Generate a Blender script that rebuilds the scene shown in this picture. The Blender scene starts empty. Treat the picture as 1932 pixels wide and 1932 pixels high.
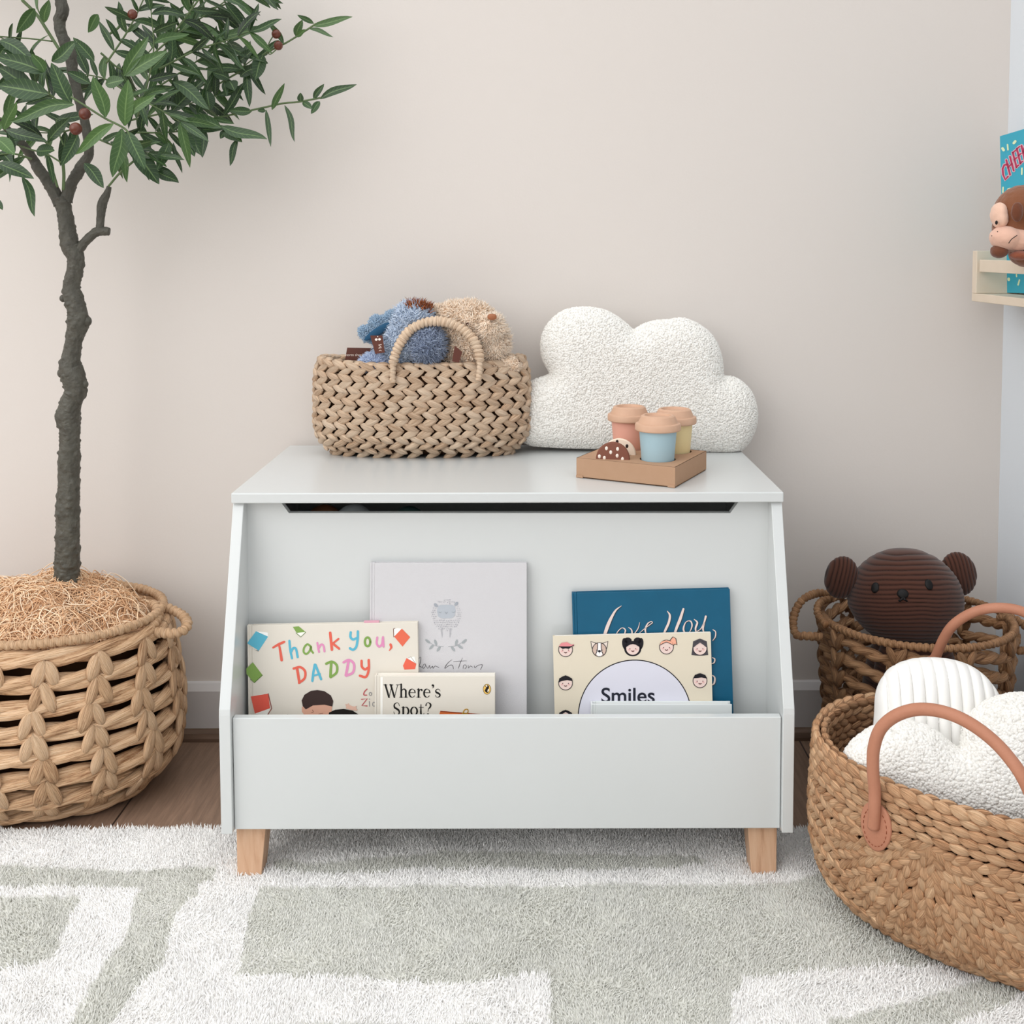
import bpy, bmesh, math, random
import numpy as np
from mathutils import Matrix, Vector

SC = bpy.context.scene
COL = SC.collection
random.seed(7)
RNG = np.random.default_rng(11)

# ------------------------------------------------------------------ camera
FPX, TH, RO, CX, CY, ZC = 2076.4, 0.0615, -0.0021, 1003.54, 595.7, 0.8953
_F0 = np.array([0, math.cos(TH), -math.sin(TH)])
_U0 = np.array([0, math.sin(TH), math.cos(TH)])
_R0 = np.array([1.0, 0, 0])
_cr, _sr = math.cos(RO), math.sin(RO)
_R = _cr * _R0 + _sr * _U0
_U = -_sr * _R0 + _cr * _U0
CAMP = np.array([0.0, 0.0, ZC])

def make_camera():
    cd = bpy.data.cameras.new('camera')
    cd.sensor_width = 36.0
    cd.sensor_fit = 'HORIZONTAL'
    cd.lens = 36.0 * FPX / 1932
    cd.shift_x = (966 - CX) / 1932
    cd.shift_y = (CY - 966) / 1932
    cd.clip_start = 0.05
    o = bpy.data.objects.new('camera', cd)
    COL.objects.link(o)
    m = Matrix(((_R[0], _U[0], -_F0[0], 0), (_R[1], _U[1], -_F0[1], 0), (_R[2], _U[2], -_F0[2], ZC), (0, 0, 0, 1)))
    o.matrix_world = m
    SC.camera = o
make_camera()

SC.view_settings.view_transform = 'Standard'
SC.view_settings.look = 'None'
SC.view_settings.gamma = 1
SC.view_settings.use_curve_mapping = False
SC.view_settings.exposure = 0.0

# ------------------------------------------------------------------ daylight
w = bpy.data.worlds.new('world'); SC.world = w
w.use_nodes = True
bg = w.node_tree.nodes['Background']
# a pale room: bright ceiling above, dimmer towards the ground
_nt = w.node_tree
_tc = _nt.nodes.new('ShaderNodeTexCoord'); _sx = _nt.nodes.new('ShaderNodeSeparateXYZ'); _nt.links.new(_tc.outputs['Generated'], _sx.inputs[0])
_mr = _nt.nodes.new('ShaderNodeMapRange'); _nt.links.new(_sx.outputs[2], _mr.inputs[0])
for _i, _v in ((1, -0.2), (2, 1.0), (3, 0.42), (4, 2.30)): _mr.inputs[_i].default_value = _v
bg.inputs[0].default_value = (0.97, 0.985, 1.0, 1)
_nt.links.new(_mr.outputs[0], bg.inputs[1])

def area(name, loc, target, sx, sy, power, color):
    l = bpy.data.lights.new(name, 'AREA'); l.shape = 'RECTANGLE'; l.size = sx; l.size_y = sy
    l.energy = power; l.color = color
    o = bpy.data.objects.new(name, l); COL.objects.link(o)
    o.location = loc
    d = Vector(target) - Vector(loc)
    o.rotation_euler = d.to_track_quat('-Z', 'Y').to_euler()
    return o
area('window_daylight', (-2.3, -0.6, 1.9), (0.1, 1.75, 0.45), 2.8, 2.4, 40, (1.0, 0.985, 0.96))

# ------------------------------------------------------------------ helpers
def ray(px, py):
    a, b = px - CX, py - CY
    x = _cr * a + _sr * b
    y = -_sr * a + _cr * b
    return _F0 + _R0 * (x / FPX) + _U0 * (-y / FPX)
def PY(px, py, Y):
    d = ray(px, py); return CAMP + d * (Y / d[1])
def PZ(px, py, Z):
    d = ray(px, py); return CAMP + d * ((Z - ZC) / d[2])
def PPL(px, py, O, N):
    d = ray(px, py); return CAMP + d * (np.dot(np.asarray(O) - CAMP, N) / np.dot(d, N))
def proj(P):
    P = np.asarray(P, float) - CAMP
    d = P @ _F0
    a = P @ _R / d * FPX; b = -(P @ _U) / d * FPX
    return CX + a, CY + b

def lin(h):
    h = h.lstrip('#'); c = [int(h[i:i + 2], 16) / 255 for i in (0, 2, 4)]
    return tuple((v / 12.92 if v <= 0.04045 else ((v + 0.055) / 1.055) ** 2.4) for v in c) + (1.0,)

def norm(v):
    v = np.asarray(v, float); return v / (np.linalg.norm(v, axis=-1, keepdims=True) + 1e-12)

def _hash(i, j, k, s):
    h = (i * 374761393 + j * 668265263 + k * 2147483647 + s * 974634777) & 0xFFFFFFFF
    h = ((h ^ (h >> 13)) * 1274126177) & 0xFFFFFFFF
    return ((h ^ (h >> 16)) & 0xFFFF) / 65535.0
def vnoise(P, scale=1.0, seed=0):
    P = np.asarray(P, float) * scale
    I = np.floor(P).astype(np.int64); f = P - I; f = f * f * (3 - 2 * f)
    r = 0
    for a in (0, 1):
        for b in (0, 1):
            for c in (0, 1):
                wgt = (f[..., 0] if a else 1 - f[..., 0]) * (f[..., 1] if b else 1 - f[..., 1]) * (f[..., 2] if c else 1 - f[..., 2])
                r = r + wgt * _hash(I[..., 0] + a, I[..., 1] + b, I[..., 2] + c, seed)
    return r * 2 - 1

class MB:
    def __init__(s):
        s.V = []; s.L = []; s.K = []; s.T = []; s.FV = []; s.M = []; s.n = 0
    def add(s, V, F, tint=0.0, fv=None, mi=0):
        V = np.asarray(V, float).reshape(-1, 3); nv = len(V)
        s.V.append(V)
        for f in (F if isinstance(F, list) and len(F) and isinstance(F[0], np.ndarray) else [F]):
            if isinstance(f, np.ndarray):
                s.L.append((f + s.n).ravel()); s.K.append(np.full(len(f), f.shape[1])); s.M.append(np.full(len(f), mi))
            else:
                for q in f:
                    s.L.append(np.array(q) + s.n); s.K.append(np.array([len(q)])); s.M.append(np.array([mi]))
        s.T.append(np.broadcast_to(np.asarray(tint, float), (nv,)))
        s.FV.append(np.zeros((nv, 3)) if fv is None else np.asarray(fv, float).reshape(-1, 3))
        s.n += nv
    def mesh(s, name, mats, smooth=True):
        me = bpy.data.meshes.new(name)
        V = np.concatenate(s.V); L = np.concatenate(s.L).astype(np.int32); K = np.concatenate(s.K).astype(np.int32)
        me.vertices.add(len(V)); me.vertices.foreach_set('co', V.astype(np.float32).ravel())
        me.loops.add(len(L)); me.loops.foreach_set('vertex_index', L)
        me.polygons.add(len(K))
        me.polygons.foreach_set('loop_start', (np.cumsum(K) - K).astype(np.int32))
        me.polygons.foreach_set('material_index', np.concatenate(s.M).astype(np.int32))
        for m in (mats if isinstance(mats, (list, tuple)) else [mats]):
            me.materials.append(m)
        me.update(calc_edges=True)
        me.validate()
        me.polygons.foreach_set('use_smooth', np.full(len(me.polygons), smooth))
        if len(me.vertices) == len(V):
            a = me.attributes.new('tint', 'FLOAT', 'POINT'); a.data.foreach_set('value', np.concatenate(s.T).astype(np.float32))
            a = me.attributes.new('fv', 'FLOAT_VECTOR', 'POINT'); a.data.foreach_set('vector', np.concatenate(s.FV).astype(np.float32).ravel())
        return me
    def build(s, name, mats, parent=None, smooth=True, bevel=0, autosmooth=None):
        me = s.mesh(name, mats, smooth)
        o = bpy.data.objects.new(name, me); COL.objects.link(o)
        if parent is not None:
            o.parent = parent
            l = parent.location if parent.parent is None else parent.parent.location
            o.matrix_parent_inverse = Matrix.Translation(l if parent.parent is None else (0, 0, 0)).inverted()
        if bevel:
            b = o.modifiers.new('bevel', 'BEVEL'); b.width = bevel; b.segments = 2; b.limit_method = 'ANGLE'; b.angle_limit = 0.6
            b.harden_normals = False
        if autosmooth:
            es = o.modifiers.new('split', 'EDGE_SPLIT'); es.split_angle = autosmooth
        return o

def tag(o, label=None, cat=None, group=None, kind=None):
    if label: o['label'] = label
    if cat: o['category'] = cat
    if group: o['group'] = group
    if kind: o['kind'] = kind
    return o
def empty(name, loc, label, cat, group=None):
    o = bpy.data.objects.new(name, None); COL.objects.link(o)
    o.location = tuple(float(v) for v in loc); o.empty_display_size = 0.05
    return tag(o, label, cat, group)

def boxv(x0, x1, y0, y1, z0, z1):
    V = [(x, y, z) for x in (x0, x1) for y in (y0, y1) for z in (z0, z1)]
    F = [(0, 1, 3, 2), (4, 6, 7, 5), (0, 4, 5, 1), (2, 3, 7, 6), (0, 2, 6, 4), (1, 5, 7, 3)]
    return np.array(V, float), np.array(F)
def addbox(mb, *a, **k):
    V, F = boxv(*a); mb.add(V, F, **k)
def prism(mb, poly, axis, a0, a1, **k):
    """poly: 2D points; extruded along axis ('x': poly=(y,z); 'y': poly=(x,z); 'z': poly=(x,y))"""
    n = len(poly); V = []
    for a in (a0, a1):
        for (p, q) in poly:
            V.append({'x': (a, p, q), 'y': (p, a, q), 'z': (p, q, a)}[axis])
    F = [tuple(range(n)), tuple(range(2 * n - 1, n - 1, -1))] + [(i, i + n, (i + 1) % n + n, (i + 1) % n) for i in range(n)]
    bm = bmesh.new(); vs = [bm.verts.new(v) for v in V]
    for f in F: bm.faces.new([vs[i] for i in f])
    bmesh.ops.recalc_face_normals(bm, faces=bm.faces)
    bm.verts.index_update()
    VV = [tuple(v.co) for v in bm.verts]; FF = [tuple(v.index for v in f.verts) for f in bm.faces]; bm.free()
    mb.add(VV, FF, **k)

def frames(P, closed=False):
    P = np.asarray(P, float); n = len(P)
    if closed:
        T = norm(np.roll(P, -1, 0) - np.roll(P, 1, 0))
    else:
        T = np.empty_like(P); T[1:-1] = P[2:] - P[:-2]; T[0] = P[1] - P[0]; T[-1] = P[-1] - P[-2]; T = norm(T)
    a = np.array([0, 0, 1.0]) if abs(T[0][2]) < 0.9 else np.array([1.0, 0, 0])
    N = np.empty_like(P); N[0] = norm(a - T[0] * np.dot(a, T[0]))
    for i in range(1, n):
        v = N[i - 1] - T[i] * np.dot(N[i - 1], T[i]); N[i] = norm(v)
    if closed:
        # remove holonomy
        v = N[-1] - T[0] * np.dot(N[-1], T[0]); v = norm(v)
        ang = math.atan2(np.dot(np.cross(v, N[0]), T[0]), np.dot(v, N[0]))
        B = np.cross(T, N)
        t = (np.arange(n) / n * ang)[:, None]
        N = N * np.cos(t) + B * np.sin(t)
    return T, N, np.cross(T, N)

def tube(mb, P, R, ring=8, closed=False, tint=0.0, seed=None, mod=None, flat=1.0, mi=0, updir=None, wrap=False):
    """R scalar or (n,), mod: function(s(n,1), ang(1,ring)) -> radius factor"""
    P = np.asarray(P, float); n = len(P)
    T, N, B = frames(P, closed)
    if updir is not None:
        U = np.broadcast_to(np.asarray(updir, float), P.shape); N = norm(U - T * np.sum(U * T, 1, keepdims=True)); B = np.cross(T, N)
    R = np.broadcast_to(np.asarray(R, float), (n,))
    ang = np.arange(ring) / ring * 2 * math.pi
    d = np.linalg.norm(np.diff(P, axis=0), axis=1); s = np.concatenate([[0], np.cumsum(d)])
    rr = R[:, None] * np.ones((1, ring))
    if mod is not None: rr = rr * mod(s[:, None], ang[None, :])
    V = P[:, None, :] + rr[..., None] * (np.cos(ang)[None, :, None] * N[:, None, :] * flat + np.sin(ang)[None, :, None] * B[:, None, :])
    idx = np.arange(n * ring).reshape(n, ring)
    a = idx if closed else idx[:-1]; b = np.roll(idx, -1, 0) if closed else idx[1:]
    F = np.stack([a, np.roll(a, -1, 1), np.roll(b, -1, 1), b], -1).reshape(-1, 4)
    if seed is None: seed = random.random() * 50
    fv = np.stack([np.broadcast_to(s[:, None], (n, ring)), np.broadcast_to(np.sin(ang / 2)[None], (n, ring)), np.full((n, ring), seed)], -1)
    if wrap: fv = np.stack([np.broadcast_to(np.sin(ang / 2)[None] * 0.01, (n, ring)), np.broadcast_to(s[:, None] * 110, (n, ring)), np.full((n, ring), seed)], -1)
    Fs = [F]
    V = V.reshape(-1, 3); fv = fv.reshape(-1, 3)
    if not closed:
        V = np.concatenate([V, P[[0]], P[[-1]]]); fv = np.concatenate([fv, fv[[0]], fv[[-1]]])
        c0, c1 = n * ring, n * ring + 1
        i0 = idx[0]; i1 = idx[-1]
        Fs.append(np.stack([np.roll(i0, -1), i0, np.full(ring, c0)], -1)); Fs.append(np.stack([i1, np.roll(i1, -1), np.full(ring, c1)], -1))
    t = tint
    if np.ndim(tint) == 1: t = np.concatenate([np.repeat(tint, ring), [tint[0], tint[-1]]]) if not closed else np.repeat(tint, ring)
    mb.add(V, Fs, tint=t, fv=fv, mi=mi)

def spline(P, n, closed=False):
    P = np.asarray(P, float)
    if closed: Q = np.concatenate([P[[-1]], P, P[:2]]); m = len(P)
    else: Q = np.concatenate([2 * P[[0]] - P[[1]], P, 2 * P[[-1]] - P[[-2]]]); m = len(P) - 1
    t = np.linspace(0, m, n, endpoint=not closed); i = np.minimum(t.astype(int), m - 1); f = (t - i)[:, None]
    a, b, c, d = Q[i], Q[i + 1], Q[i + 2], Q[i + 3]
    return 0.5 * ((2 * b) + (-a + c) * f + (2 * a - 5 * b + 4 * c - d) * f ** 2 + (-a + 3 * b - 3 * c + d) * f ** 3)

def lathe(mb, prof, C, seg=48, tint=0.0, mi=0, axis=(0, 0, 1), seed=0):
    A = norm(axis); X = norm(np.cross([0, 1, 0.001], A)) if abs(A[1]) < 0.9 else norm(np.cross([1, 0, 0], A)); Yv = np.cross(A, X)
    a = np.arange(seg) / seg * 2 * math.pi; n = len(prof); prof = np.array(prof, float)
    V = np.asarray(C, float) + prof[:, 0][:, None, None] * (np.cos(a)[None, :, None] * X + np.sin(a)[None, :, None] * Yv) + prof[:, 1][:, None, None] * A
    idx = np.arange(n * seg).reshape(n, seg)
    F = np.stack([idx[:-1], np.roll(idx[:-1], -1, 1), np.roll(idx[1:], -1, 1), idx[1:]], -1).reshape(-1, 4)
    fv = np.stack(np.broadcast_arrays(prof[:, 1][:, None] * 20, np.sin(a / 2)[None], np.float64(seed)), -1).reshape(-1, 3)
    mb.add(V.reshape(-1, 3), F, tint=tint, mi=mi, fv=fv)

def ellip(mb, C, R, rot=None, nu=24, nv=16, tint=0.0, mi=0, disp=None, power=1.0):
    u = np.arange(nu) / nu * 2 * math.pi; v = np.linspace(0, math.pi, nv + 1)
    D = np.stack(np.broadcast_arrays(np.sin(v)[:, None] * np.cos(u), np.sin(v)[:, None] * np.sin(u), np.cos(v)[:, None]), -1)
    if power != 1.0: D = np.sign(D) * np.abs(D) ** power
    V = D * np.asarray(R, float)
    Nn = norm(D / np.asarray(R, float))
    if disp is not None: V = V + Nn * disp(V)[..., None]
    if rot is not None: V = V @ np.array(Matrix(rot).to_3x3()).T
    V = V + np.asarray(C, float)
    idx = np.arange((nv + 1) * nu).reshape(nv + 1, nu)
    F = np.stack([idx[:-1], idx[1:], np.roll(idx[1:], -1, 1), np.roll(idx[:-1], -1, 1)], -1).reshape(-1, 4)
    mb.add(V.reshape(-1, 3), F, tint=tint, mi=mi)

def lobes(mb, P, T, N, L, W, H, tint=None, seed=0, ns=7, ring=8, point=0.75, bend=0.0):
    """spindle shaped straw segments: P centres, T long directions, N outward normals"""
    P = np.asarray(P, float); m = len(P)
    T = norm(T); N = norm(N - T * np.sum(N * T, 1, keepdims=True)); B = np.cross(N, T)
    L = np.broadcast_to(np.asarray(L, float), (m,)); W = np.broadcast_to(np.asarray(W, float), (m,)); H = np.broadcast_to(np.asarray(H, float), (m,))
    t = np.linspace(-1, 1, ns); prof = np.maximum(1 - np.abs(t) ** 2.2, 0) ** point; prof[0] = prof[-1] = 0.12
    a = np.arange(ring) / ring * 2 * math.pi
    X = t[:, None] * np.ones(ring); Yv = prof[:, None] * np.cos(a); Z = prof[:, None] * np.sin(a)
    X, Yv, Z = X.ravel(), Yv.ravel(), Z.ravel()
    V = P[:, None] + (X[None] * L[:, None] / 2)[..., None] * T[:, None] + (Yv[None] * W[:, None] / 2)[..., None] * B[:, None] + ((Z[None] + bend * (1 - X[None] ** 2)) * H[:, None] / 2)[..., None] * N[:, None]
    idx = np.arange(ns * ring).reshape(ns, ring)
    F = np.stack([idx[:-1], np.roll(idx[:-1], -1, 1), np.roll(idx[1:], -1, 1), idx[1:]], -1).reshape(-1, 4)
    FF = (F[None] + (np.arange(m) * ns * ring)[:, None, None]).reshape(-1, 4)
    e = np.stack([idx[0][::-1], idx[-1]])
    EE = (e[None] + (np.arange(m) * ns * ring)[:, None, None]).reshape(-1, ring)
    if tint is None: tint = RNG.uniform(-1, 1, m)
    rs = RNG.uniform(0, 100, m)
    fv = np.stack([np.broadcast_to(X[None] * L[:, None] / 2, (m, len(X))), np.broadcast_to(np.tile(np.cos(a), ns)[None], (m, len(X))), np.broadcast_to(rs[:, None], (m, len(X)))], -1)
    mb.add(V.reshape(-1, 3), [FF, EE], tint=np.repeat(tint, ns * ring), fv=fv)

def tufts(mb, P, D, L, R, bend, tint, sides=3):
    """little curved tapering hair locks"""
    m = len(P); D = norm(D)
    a = norm(np.cross(D, RNG.normal(size=(m, 3)))); b = np.cross(D, a)
    L = np.broadcast_to(np.asarray(L, float), (m,))[:, None]; R = np.broadcast_to(np.asarray(R, float), (m,))[:, None]
    off = (a * RNG.uniform(-1, 1, (m, 1)) + b * RNG.uniform(-1, 1, (m, 1))) * L * bend
    mid = P + D * L * 0.55 + off * 0.45; tip = P + D * L + off
    Vs = []
    for k in range(sides):
        c, s_ = math.cos(2 * math.pi * k / sides), math.sin(2 * math.pi * k / sides)
        Vs.append(P + (a * c + b * s_) * R)
    for k in range(sides):
        c, s_ = math.cos(2 * math.pi * k / sides), math.sin(2 * math.pi * k / sides)
        Vs.append(mid + (a * c + b * s_) * R * 0.8)
    Vs.append(tip)
    V = np.stack(Vs, 1); k = 2 * sides + 1
    Q = np.array([(i, (i + 1) % sides, (i + 1) % sides + sides, i + sides) for i in range(sides)])
    Tt = np.array([(i + sides, (i + 1) % sides + sides, 2 * sides) for i in range(sides)])
    o = (np.arange(m) * k)[:, None, None]
    mb.add(V.reshape(-1, 3), [(Q[None] + o).reshape(-1, 4), (Tt[None] + o).reshape(-1, 3)], tint=np.repeat(np.broadcast_to(tint, (m,)), k))

def blob(ells, voxel=0.003, smooth=3):
    """organic union of ellipsoids [(centre, radii, (rx,ry,rz))] -> points, faces, normals (numpy)"""
    mb = MB()
    for e in ells:
        rot = Matrix.Identity(3) if len(e) < 3 else __import__('mathutils').Euler(e[2]).to_matrix()
        ellip(mb, e[0], e[1], rot)
    me = mb.mesh('tmp', [])
    o = bpy.data.objects.new('tmp', me); COL.objects.link(o)
    r = o.modifiers.new('r', 'REMESH'); r.mode = 'VOXEL'; r.voxel_size = voxel; r.use_smooth_shade = True
    if smooth:
        s = o.modifiers.new('s', 'SMOOTH'); s.iterations = smooth; s.factor = 0.6
    dg = bpy.context.evaluated_depsgraph_get()
    ev = o.evaluated_get(dg); m2 = bpy.data.meshes.new_from_object(ev)
    n = len(m2.vertices); V = np.empty(n * 3, np.float32); m2.vertices.foreach_get('co', V)
    NN = np.empty(n * 3, np.float32); m2.vertices.foreach_get('normal', NN)
    L = np.empty(len(m2.loops), np.int32); m2.loops.foreach_get('vertex_index', L)
    K = np.empty(len(m2.polygons), np.int32); m2.polygons.foreach_get('loop_total', K)
    bpy.data.objects.remove(o); bpy.data.meshes.remove(me); bpy.data.meshes.remove(m2)
    V = V.reshape(-1, 3).astype(float); NN = NN.reshape(-1, 3).astype(float)
    assert (K == 4).all()
    F = L.reshape(-1, 4)
    return V, F, NN

def facesample(V, F, NN, count):
    A = np.linalg.norm(np.cross(V[F[:, 2]] - V[F[:, 0]], V[F[:, 3]] - V[F[:, 1]]), axis=1) / 2
    c = np.cumsum(A); i = np.searchsorted(c, RNG.uniform(0, c[-1], count)); i = np.minimum(i, len(F) - 1)
    u, v = RNG.uniform(0, 1, (2, count, 1)); q = F[i]
    f = lambda X: (X[q[:, 0]] * (1 - u) + X[q[:, 1]] * u) * (1 - v) + (X[q[:, 3]] * (1 - u) + X[q[:, 2]] * u) * v
    return f(V), norm(f(NN)), i

# ------------------------------------------------------------------ materials
def nm(name):
    m = bpy.data.materials.new(name); m.use_nodes = True
    nt = m.node_tree; b = nt.nodes['Principled BSDF']
    return m, nt, b
def N_(nt, t, **k):
    n = nt.nodes.new(t)
    for a, v in k.items():
        if a == 'i':
            for kk, vv in v.items(): n.inputs[kk].default_value = vv
        else: setattr(n, a, v)
    return n
def mixc(nt, fac, a, b, mode='MIX'):
    n = nt.nodes.new('ShaderNodeMix'); n.data_type = 'RGBA'; n.blend_type = mode
    for sock, v in ((n.inputs[0], fac), (n.inputs[6], a), (n.inputs[7], b)):
        if hasattr(v, 'is_linked') or hasattr(v, 'links'): nt.links.new(v, sock)
        else: sock.default_value = v
    return n.outputs[2]
def plain(name, hexc, rough=0.6, spec=0.4, var=None, vscale=8, bump=0, bscale=200, coat=0, sheen=0, metal=0):
    m, nt, b = nm(name)
    b.inputs['Base Color'].default_value = lin(hexc); b.inputs['Roughness'].default_value = rough
    b.inputs['Specular IOR Level'].default_value = spec; b.inputs['Metallic'].default_value = metal
    if coat: b.inputs['Coat Weight'].default_value = coat; b.inputs['Coat Roughness'].default_value = 0.2
    if sheen: b.inputs['Sheen Weight'].default_value = sheen
    tc = N_(nt, 'ShaderNodeTexCoord')
    if var:
        n = N_(nt, 'ShaderNodeTexNoise', i={'Scale': vscale, 'Detail': 4})
        nt.links.new(tc.outputs['Object'], n.inputs['Vector'])
        nt.links.new(mixc(nt, n.outputs[0], lin(hexc), lin(var)), b.inputs['Base Color'])
    if bump:
        n = N_(nt, 'ShaderNodeTexNoise', i={'Scale': bscale, 'Detail': 3})
        nt.links.new(tc.outputs['Object'], n.inputs['Vector'])
        bp = N_(nt, 'ShaderNodeBump', i={'Strength': bump, 'Distance': 0.001}); nt.links.new(n.outputs[0], bp.inputs['Height'])
        nt.links.new(bp.outputs[0], b.inputs['Normal'])
    return m
def straw(name, c1, c2, c3, rough=0.55):
    """streaky plant fibre, tint attribute picks between three tones"""
    m, nt, b = nm(name)
    at = N_(nt, 'ShaderNodeAttribute', attribute_name='tint'); fv = N_(nt, 'ShaderNodeAttribute', attribute_name='fv')
    mp = N_(nt, 'ShaderNodeMapping'); mp.inputs['Scale'].default_value = (22, 7.0, 1)
    nt.links.new(fv.outputs['Vector'], mp.inputs['Vector'])
    no = N_(nt, 'ShaderNodeTexNoise', i={'Scale': 1.6, 'Detail': 5, 'Roughness': 0.7}); nt.links.new(mp.outputs[0], no.inputs['Vector'])
    cr = N_(nt, 'ShaderNodeValToRGB'); e = cr.color_ramp.elements
    e[0].position = 0.0; e[0].color = lin(c3); e[1].position = 1.0; e[1].color = lin(c1)
    k = e.new(0.45); k.color = lin(c2)
    ma = N_(nt, 'ShaderNodeMath', operation='MULTIPLY_ADD', i={1: 0.22, 2: 0.06}); nt.links.new(at.outputs['Fac'], ma.inputs[0])
    nr_ = N_(nt, 'ShaderNodeMapRange', i={1: 0.30, 2: 0.70, 3: -0.05, 4: 0.95}); nt.links.new(no.outputs[0], nr_.inputs[0])
    ad = N_(nt, 'ShaderNodeMath', operation='ADD'); nt.links.new(ma.outputs[0], ad.inputs[0]); nt.links.new(nr_.outputs[0], ad.inputs[1])
    nt.links.new(ad.outputs[0], cr.inputs[0]); nt.links.new(cr.outputs[0], b.inputs['Base Color'])
    b.inputs['Roughness'].default_value = rough; b.inputs['Specular IOR Level'].default_value = 0.35
    mp2 = N_(nt, 'ShaderNodeMapping'); mp2.inputs['Scale'].default_value = (14, 11.0, 1); nt.links.new(fv.outputs['Vector'], mp2.inputs['Vector'])
    n2 = N_(nt, 'ShaderNodeTexNoise', i={'Scale': 1.5, 'Detail': 3}); nt.links.new(mp2.outputs[0], n2.inputs['Vector'])
    bp = N_(nt, 'ShaderNodeBump', i={'Strength': 1.0, 'Distance': 0.003}); nt.links.new(n2.outputs[0], bp.inputs['Height']); nt.links.new(bp.outputs[0], b.inputs['Normal'])
    return m
def tinted(name, stops, rough=0.8, sheen=0, spec=0.2, noise=0.0, nscale=60, trans=0):
    """colour ramp over the tint attribute (individual fibres and leaves differ)"""
    m, nt, b = nm(name)
    at = N_(nt, 'ShaderNodeAttribute', attribute_name='tint')
    cr = N_(nt, 'ShaderNodeValToRGB'); e = cr.color_ramp.elements
    e[0].position = stops[0][0]; e[0].color = lin(stops[0][1]); e[1].position = stops[-1][0]; e[1].color = lin(stops[-1][1])
    for p, c in stops[1:-1]: k = e.new(p); k.color = lin(c)
    src = at.outputs['Fac']
    if noise:
        tc = N_(nt, 'ShaderNodeTexCoord'); no = N_(nt, 'ShaderNodeTexNoise', i={'Scale': nscale, 'Detail': 3}); nt.links.new(tc.outputs['Object'], no.inputs['Vector'])
        ma = N_(nt, 'ShaderNodeMath', operation='MULTIPLY_ADD', i={1: noise, 2: -noise / 2}); nt.links.new(no.outputs[0], ma.inputs[0])
        ad = N_(nt, 'ShaderNodeMath', operation='ADD'); nt.links.new(ma.outputs[0], ad.inputs[0]); nt.links.new(src, ad.inputs[1]); src = ad.outputs[0]
    nt.links.new(src, cr.inputs[0]); nt.links.new(cr.outputs[0], b.inputs['Base Color'])
    b.inputs['Roughness'].default_value = rough; b.inputs['Specular IOR Level'].default_value = spec; b.inputs['Sheen Weight'].default_value = sheen
    if trans:
        b.inputs['Subsurface Weight'].default_value = trans; b.inputs['Subsurface Radius'].default_value = (0.01, 0.01, 0.01)
    return m
def wood(name, c1, c2, c3, axis=(1, 1, 12), scale=14, rough=0.5, stretch=None):
    m, nt, b = nm(name)
    tc = N_(nt, 'ShaderNodeTexCoord'); mp = N_(nt, 'ShaderNodeMapping'); mp.inputs['Scale'].default_value = stretch or (40, 40, 3)
    nt.links.new(tc.outputs['Object'], mp.inputs['Vector'])
    no = N_(nt, 'ShaderNodeTexNoise', i={'Scale': 2.2, 'Detail': 6, 'Roughness': 0.65, 'Distortion': 0.3}); nt.links.new(mp.outputs[0], no.inputs['Vector'])
    cr = N_(nt, 'ShaderNodeValToRGB'); e = cr.color_ramp.elements
    e[0].position = 0.25; e[0].color = lin(c3); e[1].position = 0.75; e[1].color = lin(c1); k = e.new(0.42); k.color = lin(c2)
    nt.links.new(no.outputs[0], cr.inputs[0]); nt.links.new(cr.outputs[0], b.inputs['Base Color'])
    b.inputs['Roughness'].default_value = rough; b.inputs['Specular IOR Level'].default_value = 0.35
    bp = N_(nt, 'ShaderNodeBump', i={'Strength': 0.25, 'Distance': 0.0006}); nt.links.new(no.outputs[0], bp.inputs['Height']); nt.links.new(bp.outputs[0], b.inputs['Normal'])
    return m

M = {}
M['wall'] = plain('wall_paint', 'D9D2CC', 0.85, 0.2, var='D6CEC7', vscale=1.3, bump=0.12, bscale=260)
M['wall_r'] = plain('wall_paint_cool', 'DCE1E6', 0.85, 0.2, bump=0.12, bscale=260)
M['skirt'] = plain('skirting_paint', 'C9C5C3', 0.5, 0.4)
M['white'] = plain('white_lacquer', 'CDD0CF', 0.30, 0.5, var='CFD1D0', vscale=3, coat=0.3)
M['quad'] = wood('dark_oak', '7A6353', '66503F', '4E3B2F', stretch=(3, 40, 40))
M['legwood'] = wood('pale_oak', 'D8B596', 'CBA283', 'AC8262', stretch=(60, 60, 6))
# ================================================================== ROOM
XW, YW = 0.8492, 1.978
mb = MB(); addbox(mb, -3.2, XW + 0.1, YW, YW + 0.1, -0.02, 2.7)
tag(mb.build('wall_back', M['wall'], smooth=False), kind='structure')
mb = MB(); addbox(mb, XW, XW + 0.1, -1.6, YW, -0.02, 2.7)
tag(mb.build('wall_right', M['wall_r'], smooth=False), kind='structure')

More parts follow.
